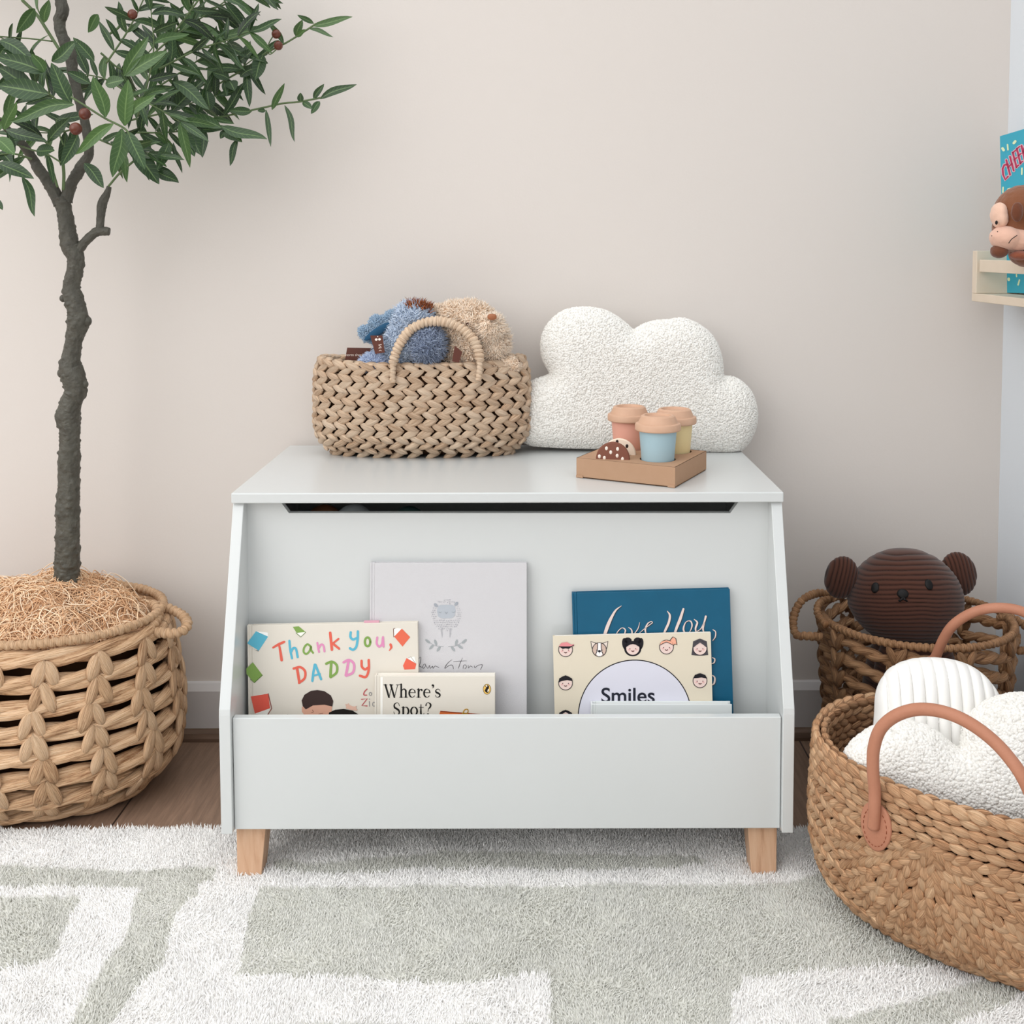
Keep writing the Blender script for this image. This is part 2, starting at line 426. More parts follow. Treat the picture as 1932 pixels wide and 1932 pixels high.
def floor_mat():
    m, nt, b = nm('oak_floor')
    tc = N_(nt, 'ShaderNodeTexCoord'); mp = N_(nt, 'ShaderNodeMapping'); mp.inputs['Rotation'].default_value = (0, 0, math.radians(90)); mp.inputs['Location'].default_value = (0.4, 0.085, 0); nt.links.new(tc.outputs['Object'], mp.inputs['Vector'])
    br = N_(nt, 'ShaderNodeTexBrick', i={'Scale': 1.0, 'Mortar Size': 0.0015, 'Brick Width': 2.3, 'Row Height': 0.19, 'Color1': lin('9B7F6B'), 'Color2': lin('907562'), 'Mortar': lin('3D2F27')})
    nt.links.new(mp.outputs[0], br.inputs['Vector'])
    m2 = N_(nt, 'ShaderNodeMapping'); m2.inputs['Scale'].default_value = (90, 6, 1); nt.links.new(tc.outputs['Object'], m2.inputs['Vector'])
    no = N_(nt, 'ShaderNodeTexNoise', i={'Scale': 1.5, 'Detail': 7, 'Roughness': 0.7}); nt.links.new(m2.outputs[0], no.inputs['Vector'])
    r = N_(nt, 'ShaderNodeMapRange', i={1: 0.3, 2: 0.7, 3: 0.62, 4: 1.12}); nt.links.new(no.outputs[0], r.inputs[0])
    cmb = N_(nt, 'ShaderNodeCombineColor'); [nt.links.new(r.outputs[0], cmb.inputs[i]) for i in range(3)]
    nt.links.new(mixc(nt, 1.0, br.outputs[0], cmb.outputs[0], 'MULTIPLY'), b.inputs['Base Color'])
    b.inputs['Roughness'].default_value = 0.5
    bp = N_(nt, 'ShaderNodeBump', i={'Strength': 0.3, 'Distance': 0.001}); nt.links.new(no.outputs[0], bp.inputs['Height']); nt.links.new(bp.outputs[0], b.inputs['Normal'])
    return m
mb = MB(); addbox(mb, -3.2, XW + 0.1, -1.6, YW + 0.1, -0.05, 0.0)
tag(mb.build('floor', floor_mat(), smooth=False), kind='structure')

SK = [(0, 0.0), (-0.014, 0.0), (-0.014, 0.088), (-0.006, 0.100), (0, 0.102)]
QD = [(-0.014, 0.0), (-0.030, 0.0), (-0.030, 0.006), (-0.026, 0.014), (-0.020, 0.018), (-0.014, 0.019)]
mb = MB(); prism(mb, [(YW + a, z) for a, z in SK], 'x', -3.2, XW); tag(mb.build('baseboard_back', M['skirt'], smooth=False), kind='structure')
mb = MB(); prism(mb, [(YW + a, z) for a, z in QD], 'x', -3.2, XW - 0.014); tag(mb.build('trim_1', M['quad'], smooth=False), kind='structure')
mb = MB(); prism(mb, [(XW + a, z) for a, z in SK], 'y', -1.6, YW - 0.014); tag(mb.build('baseboard_right', M['skirt'], smooth=False), kind='structure')
mb = MB(); prism(mb, [(XW + a, z) for a, z in QD], 'y', -1.6, YW - 0.03); tag(mb.build('trim_2', M['quad'], smooth=False), kind='structure')

# ================================================================== RUG
def poly_in(pts, poly):
    x, y = pts[:, 0], pts[:, 1]; c = np.zeros(len(pts), bool); n = len(poly)
    for i in range(n):
        x1, y1 = poly[i]; x2, y2 = poly[i - 1]
        cond = ((y1 > y) != (y2 > y)) & (x < (x2 - x1) * (y - y1) / (y2 - y1 + 1e-12) + x1)
        c ^= cond
    return c
def c4(L): return [(x / 3.45, 1560 + y / 3.45) for x, y in L]
def c1(L): return [(900 + x / 1.872, 1540 + y / 1.872) for x, y in L]
RZ = 0.012
RP = [
    [(-420, 1600), (-200, 1612)] + c4([(0, 215), (300, 248), (600, 250), (860, 268), (1100, 240), (1400, 235), (1425, 270), (1390, 310), (1300, 340), (1290, 400), (1200, 455), (1150, 530), (1120, 600), (1110, 690), (1080, 780), (1070, 850), (1020, 920), (940, 970), (850, 1080), (750, 1200), (700, 1283), (560, 1700), (300, 1700), (470, 1283), (500, 1180), (600, 1000), (700, 820), (790, 740), (830, 650), (850, 560), (880, 440), (920, 380), (910, 365), (500, 368), (0, 378)]) + [(-200, 1672), (-420, 1675)],
    c4([(-900, 440), (0, 432), (530, 436), (440, 600), (380, 700), (350, 830), (200, 870), (0, 903), (-900, 1100)]),
    c4([(1700, 370), (1640, 480), (1600, 620), (1570, 740), (1570, 850), (1550, 910)]) + [(452, 1828), (600, 1835), (750, 1842), (850, 1845), (900, 1842), (1036, 1828), (1041, 1882), (1041, 1960), (1080, 2100), (1330, 2100), (1375, 1932), (1381, 1860), (1413, 1834), (1674, 1815), (1808, 1815), (1900, 1800), (2200, 1760), (2250, 1640), (1700, 1625), (1541, 1641), (1514, 1655), (1450, 1662), (966, 1664), (480, 1667)],
    [(510, 1616), (545, 1612), (575, 1625), (625, 1622), (700, 1612), (825, 1604), (966, 1600), (1114, 1604), (1317, 1607), (1338, 1620), (1274, 1631), (1033, 1633), (966, 1631), (750, 1635), (625, 1642), (550, 1638), (515, 1631)],
    c1([(1250, 700), (1550, 640), (1800, 565), (1932, 540), (2300, 480), (2300, 600), (1932, 600), (1850, 650), (1700, 720), (1600, 800), (1200, 800)]),
    [(480, 1932), (700, 1925), (920, 1925), (940, 2060), (420, 2060)],
]
RPW = [[tuple(PZ(x, y, RZ)[:2]) for x, y in p] for p in RP]
# a few more bands of the same pattern on the part of the rug nearer than the frame
RPW.append([(-0.9, 0.35), (-0.2, 0.45), (-0.15, 0.95), (-0.6, 0.98), (-0.85, 0.8)])
RPW.append([(0.2, 0.4), (0.9, 0.3), (0.8, 0.75), (0.35, 0.85)])
RYB = PZ(700, 1555, RZ)[1]
RX0, RX1, RY0, RY1 = -1.45, 0.83, 0.2, RYB
def rug_mask(P):
    j = np.stack([vnoise(np.c_[P, P[:, :1] * 0], 90, 5), vnoise(np.c_[P, P[:, :1] * 0], 90, 6)], 1) * 0.0035
    Q = P + j; m = np.zeros(len(P), bool)
    for p in RPW: m |= poly_in(Q, p)
    return m
def rug_h(P):
    Q = np.c_[P, P[:, :1] * 0]
    return 0.0022 * vnoise(Q, 9, 1) + 0.0014 * vnoise(Q, 30, 2)
def rug_tint(P, m):
    Q = np.c_[P, P[:, :1] * 0]
    return np.where(m, 0.75, 0.2) + 0.05 * vnoise(Q, 12, 3)
M['rug'] = tinted('rug_wool', [(0.0, 'FFFDFB'), (0.3, 'FCFAF7'), (0.45, 'F8F5F2'), (0.62, 'E4E3DC'), (0.8, 'DDDCD4'), (1.0, 'CBCAC1')], rough=0.95, sheen=0.25, spec=0.1)
rug = empty('rug', (-0.3, 1.0, 0), 'large cream shaggy rug with sage grey geometric bands lying on the wooden floor', 'rug')
nx, ny = 320, 220
gx = np.linspace(RX0, RX1, nx); gy = np.linspace(RY0, RY1, ny); G = np.stack(np.meshgrid(gx, gy), -1).reshape(-1, 2)
hz = 0.004 + rug_h(G) * 0.5
idx = np.arange(nx * ny).reshape(ny, nx)
F = np.stack([idx[:-1, :-1], idx[:-1, 1:], idx[1:, 1:], idx[1:, :-1]], -1).reshape(-1, 4)
mb = MB(); mb.add(np.c_[G, hz], F, tint=rug_tint(G, rug_mask(G)))
addbox(mb, RX0, RX1, RY0, RY1, 0.0005, 0.003, tint=0.3)
mb.build('backing', M['rug'], rug)
def scatter(x0, x1, y0, y1, sp):
    nx, ny = int((x1 - x0) / sp), int((y1 - y0) / sp)
    P = np.stack(np.meshgrid(np.linspace(x0, x1, nx), np.linspace(y0, y1, ny)), -1).reshape(-1, 2)
    P = P + RNG.uniform(-sp * .5, sp * .5, P.shape); P[:, 1] = np.minimum(P[:, 1], RYB)
    return P
P2 = np.concatenate([scatter(-1.0, RX1, 1.2, RYB, 0.0026), scatter(RX0, -1.0, 1.0, RYB, 0.006), scatter(-1.0, RX1, 0.8, 1.2, 0.005), scatter(RX0, RX1, RY0, 0.8, 0.011)])
msk = rug_mask(P2); Q = np.c_[P2, P2[:, :1] * 0]
near = (P2[:, 1] > 0.8)
D = np.c_[0.55 * vnoise(Q, 22, 7) + 0.35 * vnoise(Q, 70, 9), 0.55 * vnoise(Q, 22, 8) + 0.35 * vnoise(Q, 70, 10) - 0.1, np.ones(len(P2))]
hh = rug_h(P2)
LN = (0.0080 + hh * 1.3) * RNG.uniform(0.75, 1.15, len(P2)) * np.where(msk, 1.0, 1.1)
tt = rug_tint(P2, msk) + RNG.uniform(-0.13, 0.13, len(P2))
mb = MB(); tufts(mb, np.c_[P2, 0.003 + 0 * hh], D, LN, np.where(P2[:, 1] > 1.2, 0.0011, 0.0024), 0.55, tt)
o = mb.build('pile', M['rug'], rug); o['kind'] = 'stuff'

# ================================================================== STORAGE BENCH
BX0, BX1 = -0.4361, 0.3639; TS = 0.0158; LF, LB = 1.5774, 1.966; LH = 0.541; BF = 1.4916; BZ = 0.0779
bench = empty('toy_box', ((BX0 + BX1) / 2, 1.74, 0), 'white toy storage box with slanted sides, front book bay and short oak legs', 'toy box')
mb = MB(); addbox(mb, BX0 - 0.001, BX1 + 0.001, LF, LB, LH - 0.0150, LH); mb.build('lid', M['white'], bench, smooth=False, bevel=0.0016)
zk = PY(413, 1340, BF)[2]
for xa, xb in ((BX0, BX0 + TS), (BX1 - TS, BX1)):
    mb = MB(); prism(mb, [(LB - 0.002, BZ), (BF, BZ), (BF, zk - 0.008), (BF + 0.001, zk), (BF + 0.004, zk + 0.009), (LF + 0.004, LH - 0.022), (LF + 0.008, LH - 0.0155), (LB - 0.002, LH - 0.0155)], 'x', xa, xb)
    mb.build('side_panel', M['white'], bench, smooth=False, bevel=0.001)
# divider behind the books
DY = 1.5774
for _ in range(40):
    DY = 1.55 + _ * 0.003
    if proj([BX0 + TS, DY, 0.35])[0] > 469.5: break
BAYZ = 0.115
nx_ = [PY(x, y, DY) for x, y in ((527, 951), (545, 968), (1378, 968), (1397, 951))]
ztop = LH - 0.0155
pl = [(BX0 + TS, BZ + 0.01), (BX1 - TS, BZ + 0.01), (BX1 - TS, ztop), (nx_[3][0], ztop), (nx_[2][0], nx_[2][2]), (nx_[1][0], nx_[1][2]), (nx_[0][0], ztop), (BX0 + TS, ztop)]
mb = MB(); prism(mb, pl, 'y', DY, DY + 0.012); mb.build('divider', M['white'], bench, smooth=False)
f0 = PY(440, 1355, BF + 0.009); f1 = PY(440, 1565, BF + 0.009)
mb = MB(); addbox(mb, BX0 + TS + 0.0008, BX1 - TS - 0.0008, BF + 0.009, BF + 0.0215, f1[2], f0[2]); mb.build('front_panel', M['white'], bench, smooth=False, bevel=0.001)
mb = MB(); addbox(mb, BX0 + TS, BX1 - TS, BF + 0.0215, LB - 0.014, BZ + 0.012, BZ + 0.024); mb.build('bottom_panel', M['white'], bench, smooth=False)
BAYZ = BZ + 0.0245
mb = MB(); addbox(mb, BX0 + TS, BX1 - TS, LB - 0.014, LB - 0.003, BZ + 0.01, LH - 0.0155); mb.build('back_panel', M['white'], bench, smooth=False)
# small dark cam hole on each joint of the front panel
for (px, py) in ((438.5, 1378), (1476, 1365)):
    pass
def leg(x0t, x1t, x0b, x1b, y0t, y1t, y0b, y1b, zt, zb, name='leg'):
    V = [(x0b, y0b, zb), (x1b, y0b, zb), (x1b, y1b, zb), (x0b, y1b, zb), (x0t, y0t, zt), (x1t, y0t, zt), (x1t, y1t, zt), (x0t, y1t, zt)]
    F = [(0, 3, 2, 1), (4, 5, 6, 7), (0, 1, 5, 4), (1, 2, 6, 5), (2, 3, 7, 6), (3, 0, 4, 7)]
    mb = MB(); mb.add(V, F); mb.build(name, M['legwood'], bench, smooth=False, bevel=0.0012)
LY = BF + 0.022
a = PY(446, 1568, LY)[0]; b_ = PY(503.5, 1568, LY)[0]; c_ = PY(493, 1660, LY)[0]
e_ = PY(1409, 1568, LY)[0]; f_ = PY(1466, 1568, LY)[0]; g_ = PY(1418, 1655, LY)[0]
zb = 0.004; zt = BZ + 0.012
for (ya, yb, yc) in ((LY, LY + 0.042, LY + 0.034), (LB - 0.025, LB - 0.067, LB - 0.059)):
    for (p, q, r_) in ((a, b_, c_), (f_, e_, g_)):
        x0, x1, xb0, xb1 = min(p, q), max(p, q), (p if p < q else r_), (r_ if p < q else p)
        y0, y1, y1b = (ya, yb, yc) if yb > ya else (yb, ya, ya)
        y0b = ya if yb > ya else yc
        leg(x0, x1, xb0, xb1, y0, y1, y0b, y1b, zt, zb)
# ================================================================== BOOKS
_ink = {}
def ink(h, rough=0.55):
    if h not in _ink: _ink[h] = plain('ink_' + h, h, rough, 0.3)
    return _ink[h]
M['paper'] = plain('paper_edge', 'E6E1D8', 0.8, 0.2)

class Book:
    """hard cover leaning back in the bay; TL/TR front top corners by direction and depth"""
    def __init__(s, name, label, cat, tl, tr, Y, tilt, thick, cover, board=0.0022, spine='left', group=None, base_z=None, pages='E6E1D8', hinge=True, w=None, bulge=0.0, soft=False, rbot=None):
        tr_ = math.radians(tilt)
        s.N = np.array([0, -math.cos(tr_), math.sin(tr_)])
        s.TL = PY(tl[0], tl[1], Y); TR = PPL(tr[0], tr[1], s.TL, s.N)
        s.U = norm(TR - s.TL); s.V = norm(np.cross(s.N, s.U)); s.w = np.linalg.norm(TR - s.TL)
        z0 = base_z if base_z is not None else BAYZ + 0.0008
        low = min(s.TL[2], TR[2])
        s.h = (low - z0 - thick * abs(s.N[2]) - 0.0005) / s.V[2]
        s.O = s.TL - s.V * s.h
        s.root = empty(name, s.O + s.U * s.w / 2 - s.N * thick / 2, label, cat, group)
        s.th = thick; bd = board
        def bx(mb, u0, u1, v0, v1, n0, n1, **k):
            V, F = boxv(u0, u1, v0, v1, n0, n1)
            W = s.O + V[:, [0]] * s.U + V[:, [1]] * s.V + V[:, [2]] * s.N
            bm = bmesh.new(); vs = [bm.verts.new(v) for v in W]
            for f in F: bm.faces.new([vs[i] for i in f])
            bmesh.ops.recalc_face_normals(bm, faces=bm.faces); FF = [tuple(v.index for v in f.verts) for f in bm.faces]; bm.verts.index_update()
            FF = [tuple(v.index for v in f.verts) for f in bm.faces]; bm.free()
            mb.add(W, FF, **k)
        s.bx = bx
        mb = MB()
        if hinge:
            hw = 0.007
            bx(mb, hw, s.w, 0, s.h, -bd, 0); bx(mb, hw, s.w, 0, s.h, -thick, -thick + bd)
            bx(mb, 0.0025, hw, 0, s.h, -bd - 0.0012, -0.0012); bx(mb, 0.0025, hw, 0, s.h, -thick + 0.0012, -thick + bd + 0.0012)
            bx(mb, 0, 0.0028, 0, s.h, -thick + 0.0004, -0.0004)
        else:
            bx(mb, 0, s.w, 0, s.h, -bd, 0); bx(mb, 0, s.w, 0, s.h, -thick, -thick + bd); bx(mb, 0, bd, 0, s.h, -thick + 0.0002, -0.0002)
        mb.build('cover', cover, s.root, smooth=False, bevel=0.0006)
        if thick - 2 * bd > 0.0008:
            mb = MB(); ins = 0.0005 if soft else 0.003
            k = max(2, int((thick - 2 * bd) / 0.0016)); g = (thick - 2 * bd) / k
            for i in range(k):
                bx(mb, 0.003, s.w - ins - 0.0004 * (i % 2), 0.002, s.h - ins - 0.0005 * ((i * 7) % 3), -thick + bd + g * i + g * 0.06, -thick + bd + g * (i + 1) - g * 0.06)
            mb.build('pages', plain('pages_' + name, pages, 0.8, 0.2), s.root, smooth=False)
        s.layers = {}
    def P(s, px, py, lift=0.0):
        return PPL(px, py, s.O, s.N) + s.N * lift
    def art(s, key='illustration'):
        return Art(s, key)

class Art:
    def __init__(s, book, name):
        s.b = book; s.name = name; s.mb = MB(); s.mats = []; s.fn = lambda x, y: (x, y); s.k = 1.0; s.base = 0.00025
    def crop(s, ox, oy, k):
        s.fn = lambda x, y: (ox + x / k, oy + y / k); s.k = k; return s
    def mi(s, c):
        m = ink(c)
        if m not in s.mats: s.mats.append(m)
        return s.mats.index(m)
    def _lift(s, layer): return s.base + layer * 0.00012
    def poly(s, pts, c, layer=0):
        P = [s.b.P(*s.fn(*p), s._lift(layer)) for p in pts]
        bm = bmesh.new(); f = bm.faces.new([bm.verts.new(p) for p in P]); f.normal_update()
        if f.normal.dot(Vector(s.b.N)) < 0: f.normal_flip()
        bmesh.ops.triangulate(bm, faces=bm.faces[:]); bm.verts.index_update()
        s.mb.add([tuple(v.co) for v in bm.verts], [tuple(v.index for v in f.verts) for f in bm.faces], mi=s.mi(c)); bm.free()
    def disc(s, cx, cy, rx, ry, c, layer=0, n=28, rot=0.0, a0=0, a1=360):
        r = math.radians(rot); pts = []
        full = (a1 - a0) >= 360
        for i in range(n if full else n + 1):
            a = math.radians(a0 + (a1 - a0) * i / n); x, y = rx * math.cos(a), ry * math.sin(a)
            pts.append((cx + x * math.cos(r) - y * math.sin(r), cy + x * math.sin(r) + y * math.cos(r)))
        s.poly(pts, c, layer)
    def ribbon(s, pts, w, c, layer=1, smooth=True, n=None):
        pts = np.array(pts, float)
        wv = np.array(w if np.ndim(w) else [w] * len(pts), float)
        if smooth and len(pts) > 2:
            n = n or len(pts) * 5; q = spline(np.c_[pts, wv], n); pts, wv = q[:, :2], np.maximum(q[:, 2], 0.3)
        T = np.gradient(pts, axis=0); T = T / (np.linalg.norm(T, axis=1, keepdims=True) + 1e-9); Nn = np.c_[-T[:, 1], T[:, 0]]
        # round caps
        L, R = pts + Nn * wv[:, None] / 2, pts - Nn * wv[:, None] / 2
        cap0 = [pts[0] - T[0] * wv[0] / 2 * math.sin(a) + Nn[0] * wv[0] / 2 * math.cos(a) for a in np.linspace(0, math.pi, 6)[1:-1]]
        cap1 = [pts[-1] + T[-1] * wv[-1] / 2 * math.sin(a) - Nn[-1] * wv[-1] / 2 * math.cos(a) for a in np.linspace(0, math.pi, 6)[1:-1]]
        m = len(pts); A = [s.b.P(*s.fn(*p), s._lift(layer)) for p in np.concatenate([L, R])]
        F = [(i, i + 1, m + i + 1, m + i) for i in range(m - 1)]
        base = 2 * m; A += [s.b.P(*s.fn(*p), s._lift(layer)) for p in cap0 + cap1]
        F += [tuple([0] + list(range(base, base + 4)) + [m]), tuple([2 * m - 1] + list(range(base + 4, base + 8)) + [m - 1])]
        s.mb.add(A, F, mi=s.mi(c))
    def ring(s, cx, cy, rx, ry, w, c, layer=1, a0=0, a1=360, rot=0, thick=None, n=26):
        r = math.radians(rot); P = []; W = []
        for i in range(n + 1):
            a = math.radians(a0 + (a1 - a0) * i / n); x, y = rx * math.cos(a), ry * math.sin(a)
            P.append((cx + x * math.cos(r) - y * math.sin(r), cy + x * math.sin(r) + y * math.cos(r)))
            W.append(w if thick is None else w + (thick - w) * abs(math.cos(a)) ** 1.5)
        s.ribbon(P, W, c, layer, smooth=False)
    def font(s, text, x, y, size, c, layer=1, sx=1.0, bold=0.0):
        cu = bpy.data.curves.new('t', 'FONT'); cu.body = text; cu.size = 1.0; cu.offset = bold
        o = bpy.data.objects.new('t', cu); COL.objects.link(o)
        dg = bpy.context.evaluated_depsgraph_get(); me = bpy.data.meshes.new_from_object(o.evaluated_get(dg))
        V = np.array([tuple(v.co) for v in me.vertices]); F = [tuple(p.vertices) for p in me.polygons]
        P = [s.b.P(*s.fn(x + v[0] * size * sx, y - v[1] * size), s._lift(layer)) for v in V]
        s.mb.add(P, F, mi=s.mi(c)); bpy.data.objects.remove(o); bpy.data.meshes.remove(me); bpy.data.curves.remove(cu)
    def done(s):
        s.mb.build(s.name, s.mats, s.b.root, smooth=False)

# --- grey baby journal
M['greycloth'] = plain('pale_grey_cloth', 'CCCACC', 0.8, 0.2, bump=0.3, bscale=900)
bk = Book('book', 'tall pale grey hardcover book with a dotted sheep standing at the back of the bay', 'book', (698, 1062), (994, 1062), 1.590, 4.5, 0.010, M['greycloth'])
A = bk.art().crop(700, 1100, 6.44)
A.disc(915, 345, 112, 82, 'B2B7BE', n=40)
A.poly([(803, 330), (815, 280), (850, 264), (985, 264), (1018, 280), (1029, 330), (1018, 400), (980, 425), (860, 430), (815, 405)], 'B2B7BE', 1)
for a, b in ((788, 268), (1036, 252)): A.disc(a, b, 28, 18, '9DA2A9', 2, rot=45 if a < 900 else -45)
rr = random.Random(4)
for gy in range(16):
    for gx in range(18):
        x = 740 + gx * 22 + 11 * (gy % 2) + rr.uniform(-4, 4); y = 205 + gy * 25 + rr.uniform(-4, 4)
        if ((x - 915) / 183) ** 2 + ((y - 388) / 192) ** 2 > 1 or (abs(x - 915) < 124 and 252 < y < 438): continue
        A.disc(x, y, rr.uniform(5, 8), rr.uniform(5, 8), rr.choice(['A9A8AD', 'B9B8BC', 'A2A2A8']), 1, n=9)
for x in (860, 962): A.ribbon([(x - 5, 560), (x + 2, 610), (x + 4, 662)] if x < 900 else [(x + 3, 560), (x, 610), (x - 4, 660)], [22, 18, 5], 'B0AFB3', 0)
A.ribbon([(880, 772), (800, 765), (730, 735), (670, 690)], 5, '9FA4A6'); A.ribbon([(940, 772), (1030, 762), (1100, 725), (1155, 688)], 5, '9FA4A6')
for x, y, r in ((690, 708, 38), (785, 722, 70), (735, 778, -45), (822, 800, -55), (1133, 708, -40), (1037, 722, -75), (1085, 775, 35), (995, 797, 55)): A.disc(x, y, 38, 15, '9EA3A5', 2, rot=r)
for x in (840, 1000): A.ribbon([(x - 16, 350), (x, 360), (x + 16, 350)], 4, '8A9096', 3)
A.ribbon([(900, 352), (915, 366), (930, 352)], 5, '8A9096', 3); A.ribbon([(915, 366), (915, 376)], 4, '8A9096', 3, smooth=False)
A.done()
A = bk.art('lettering').crop(700, 1100, 6.44)
K = '4A4648'
A.ribbon([(555, 960), (575, 925), (605, 900), (600, 960), (575, 1030), (560, 1050)], [4, 5, 4, 7, 5, 3], K)
A.ribbon([(560, 1000), (590, 1010), (622, 1020), (640, 990), (660, 985), (655, 1020), (635, 1035), (625, 1015)], 5, K)
A.ribbon([(668, 1000), (690, 1035), (712, 1000), (718, 1035), (745, 1010)], 5, K)
A.ribbon([(750, 1010), (755, 1035), (780, 1008), (825, 1025)], 5, K)
A.ribbon([(985, 930), (945, 960), (905, 1010), (900, 1035), (950, 1000), (990, 1000), (1000, 1040)], [3, 5, 7, 5, 5, 6, 5], K)
A.ribbon([(1112, 908), (1080, 980), (1062, 1035)], [3, 6, 5], K); A.ribbon([(1000, 955), (1080, 948), (1160, 945)], [3, 5, 3], K)
A.ribbon([(1120, 1035), (1125, 1000), (1150, 995), (1160, 1020), (1140, 1040)], 5, K)
A.ribbon([(1180, 1000), (1185, 1032), (1205, 1008), (1235, 1020)], 5, K)
A.ribbon([(1255, 1005), (1262, 1028), (1300, 1000), (1350, 990), (1345, 1020), (1330, 1050)], 5, K)
A.done()

# --- cream book with multicoloured hand lettering
M['creamcover'] = plain('cream_cover', 'DCD5C9', 0.45, 0.4)
bk = Book('book', 'cream hardcover picture book with multicoloured hand lettering at the left end of the bay', 'book', (466, 1180), (788, 1174), 1.574, 4.5, 0.009, M['creamcover'])
A = bk.art().crop(440, 1040, 3.7154)
RD, BL, GR, PK = 'DD6452', '5BB0C8', '7E9F50', 'D98CB4'
A.poly([(160, 560), (245, 598), (180, 697), (98, 645)], BL); A.poly([(160, 560), (243, 570), (245, 598)], 'F3F3F0', 1); A.poly([(150, 690), (180, 697), (176, 702), (120, 675)], '3E4C58')
A.poly([(418, 530), (460, 526), (508, 566), (468, 575), (445, 572)], GR); A.poly([(445, 572), (508, 566), (475, 598)], 'F1F0E6', 1); A.ribbon([(440, 572), (474, 601), (508, 567)], 4, '5E7A3A', 2, smooth=False)
A.poly([(1182, 542), (1241, 602), (1187, 668), (1128, 598)], 'E06A50'); A.poly([(1128, 598), (1126, 545), (1150, 538), (1182, 542)], 'F2F0EA', 1); A.ribbon([(1126, 600), (1124, 543), (1132, 540)], 5, '7B5148', 2, smooth=False)
A.poly([(1215, 748), (1284, 788), (1275, 826), (1200, 830), (1190, 802)], 'E0644E'); A.poly([(1215, 748), (1270, 738), (1284, 788)], 'F2F0EA', 1); A.ribbon([(1225, 750), (1245, 740), (1280, 786)], 3, '8E8A84', 2, smooth=False)
A.poly([(138, 778), (206, 868), (148, 920), (94, 862), (92, 822)], GR); A.ribbon([(206, 868), (148, 922), (122, 896)], 5, '56703A', 1, smooth=False)
A.poly([(124, 1018), (246, 998), (258, 1100), (152, 1138)], 'DD5B4B'); A.ribbon([(246, 998), (270, 1102), (232, 1162)], 6, '8A4038', 1, smooth=False); A.poly([(152, 1138), (258, 1102), (232, 1160), (200, 1150)], 'F0ECE4', 0)
A.poly([(488, 1085), (480, 1045), (500, 1005), (545, 978), (590, 972), (640, 980), (685, 1010), (702, 1050), (695, 1088), (640, 1075), (560, 1080), (510, 1108)], '3A2A27', 3)
A.poly([(482, 1090), (560, 1072), (640, 1070), (694, 1084), (690, 1120), (668, 1163), (512, 1163), (482, 1125)], 'D6A38C', 2)
A.ribbon([(556, 1112), (562, 1125), (550, 1130)], 4, '8A5E4C', 4); A.ribbon([(600, 1140), (630, 1135)], 3, '8A5E4C', 4, smooth=False)
A.poly([(665, 1163), (672, 1130), (715, 1110), (775, 1104), (835, 1115), (875, 1140), (890, 1163)], '17120F', 5)
A.poly([(790, 1100), (800, 1070), (835, 1085), (862, 1090), (866, 1116), (830, 1112)], 'DDB5A2', 4)
for q in ([(800, 1090), (790, 1072)], [(810, 1085), (808, 1068)], [(845, 1095), (862, 1086)], [(850, 1108), (868, 1108)]): A.ribbon(q, 7, 'DDB5A2', 5, smooth=False)
A.ribbon([(325, 1163), (345, 1157), (360, 1163)], 5, '444', 1) if False else A.ribbon([(325, 1161), (345, 1155), (360, 1161)], 5, '3C3A38', 1)
A.ribbon([(372, 1163), (380, 1145), (392, 1162)], 5, '3C3A38', 1)
A.done()
A = bk.art('lettering').crop(440, 1040, 3.7154)
Wd = 19
A.ribbon([(280, 675), (320, 652), (358, 635)], [14, 18, 16], RD); A.ribbon([(322, 655), (332, 710), (340, 762)], [14, 18, 20], RD, 2)
A.ribbon([(394, 628), (400, 690), (412, 750)], Wd - 3, BL); A.ribbon([(406, 705), (420, 680), (440, 685), (452, 742)], Wd - 3, BL, 2)
A.ribbon([(545, 668), (520, 652), (498, 675), (494, 705), (512, 720), (535, 700), (545, 668), (548, 695), (560, 712)], Wd - 5, GR)
A.ribbon([(590, 642), (596, 680), (602, 706)], Wd - 5, PK); A.ribbon([(600, 678), (615, 655), (632, 660), (640, 702)], Wd - 5, PK, 2)
A.ribbon([(680, 572), (686, 630), (692, 690)], Wd, RD); A.ribbon([(738, 614), (700, 645)], Wd - 5, RD, 2, smooth=False); A.ribbon([(700, 648), (742, 682)], Wd - 3, RD, 3, smooth=False)
A.ribbon([(824, 568), (822, 600), (840, 618), (868, 608)], Wd - 2, BL); A.ribbon([(874, 562), (872, 620), (862, 670), (840, 690), (818, 680)], Wd - 2, BL, 2)
A.ring(942, 635, 19, 31, Wd - 3, GR)
A.ribbon([(1010, 604), (1006, 645), (1022, 668), (1042, 652), (1050, 602)], Wd - 4, PK); A.ribbon([(1050, 602), (1054, 668)], Wd - 4, PK, 2, smooth=False)
A.ribbon([(1103, 654), (1108, 674), (1094, 696)], [18, 16, 6], RD)
A.ribbon([(448, 822), (456, 870), (464, 918)], Wd, RD); A.ribbon([(424, 822), (470, 812), (504, 842), (500, 890), (462, 922)], Wd - 2, RD, 2)
A.ribbon([(572, 795), (562, 850), (555, 908)], Wd - 2, BL); A.ribbon([(576, 795), (598, 850), (616, 896)], Wd - 2, BL, 2); A.ribbon([(560, 872), (608, 860)], Wd - 6, BL, 3, smooth=False)
A.ribbon([(688, 780), (684, 830), (682, 880)], Wd, GR); A.ribbon([(652, 788), (692, 774), (726, 800), (724, 850), (684, 882)], Wd - 2, GR, 2)
A.ribbon([(808, 770), (800, 820), (790, 868)], Wd, PK); A.ribbon([(774, 778), (812, 762), (846, 790), (840, 848), (792, 872)], Wd - 2, PK, 2)
A.ribbon([(900, 768), (902, 808), (924, 828), (945, 815)], Wd - 2, RD); A.ribbon([(950, 762), (950, 830), (930, 880), (888, 872)], Wd - 2, RD, 2)
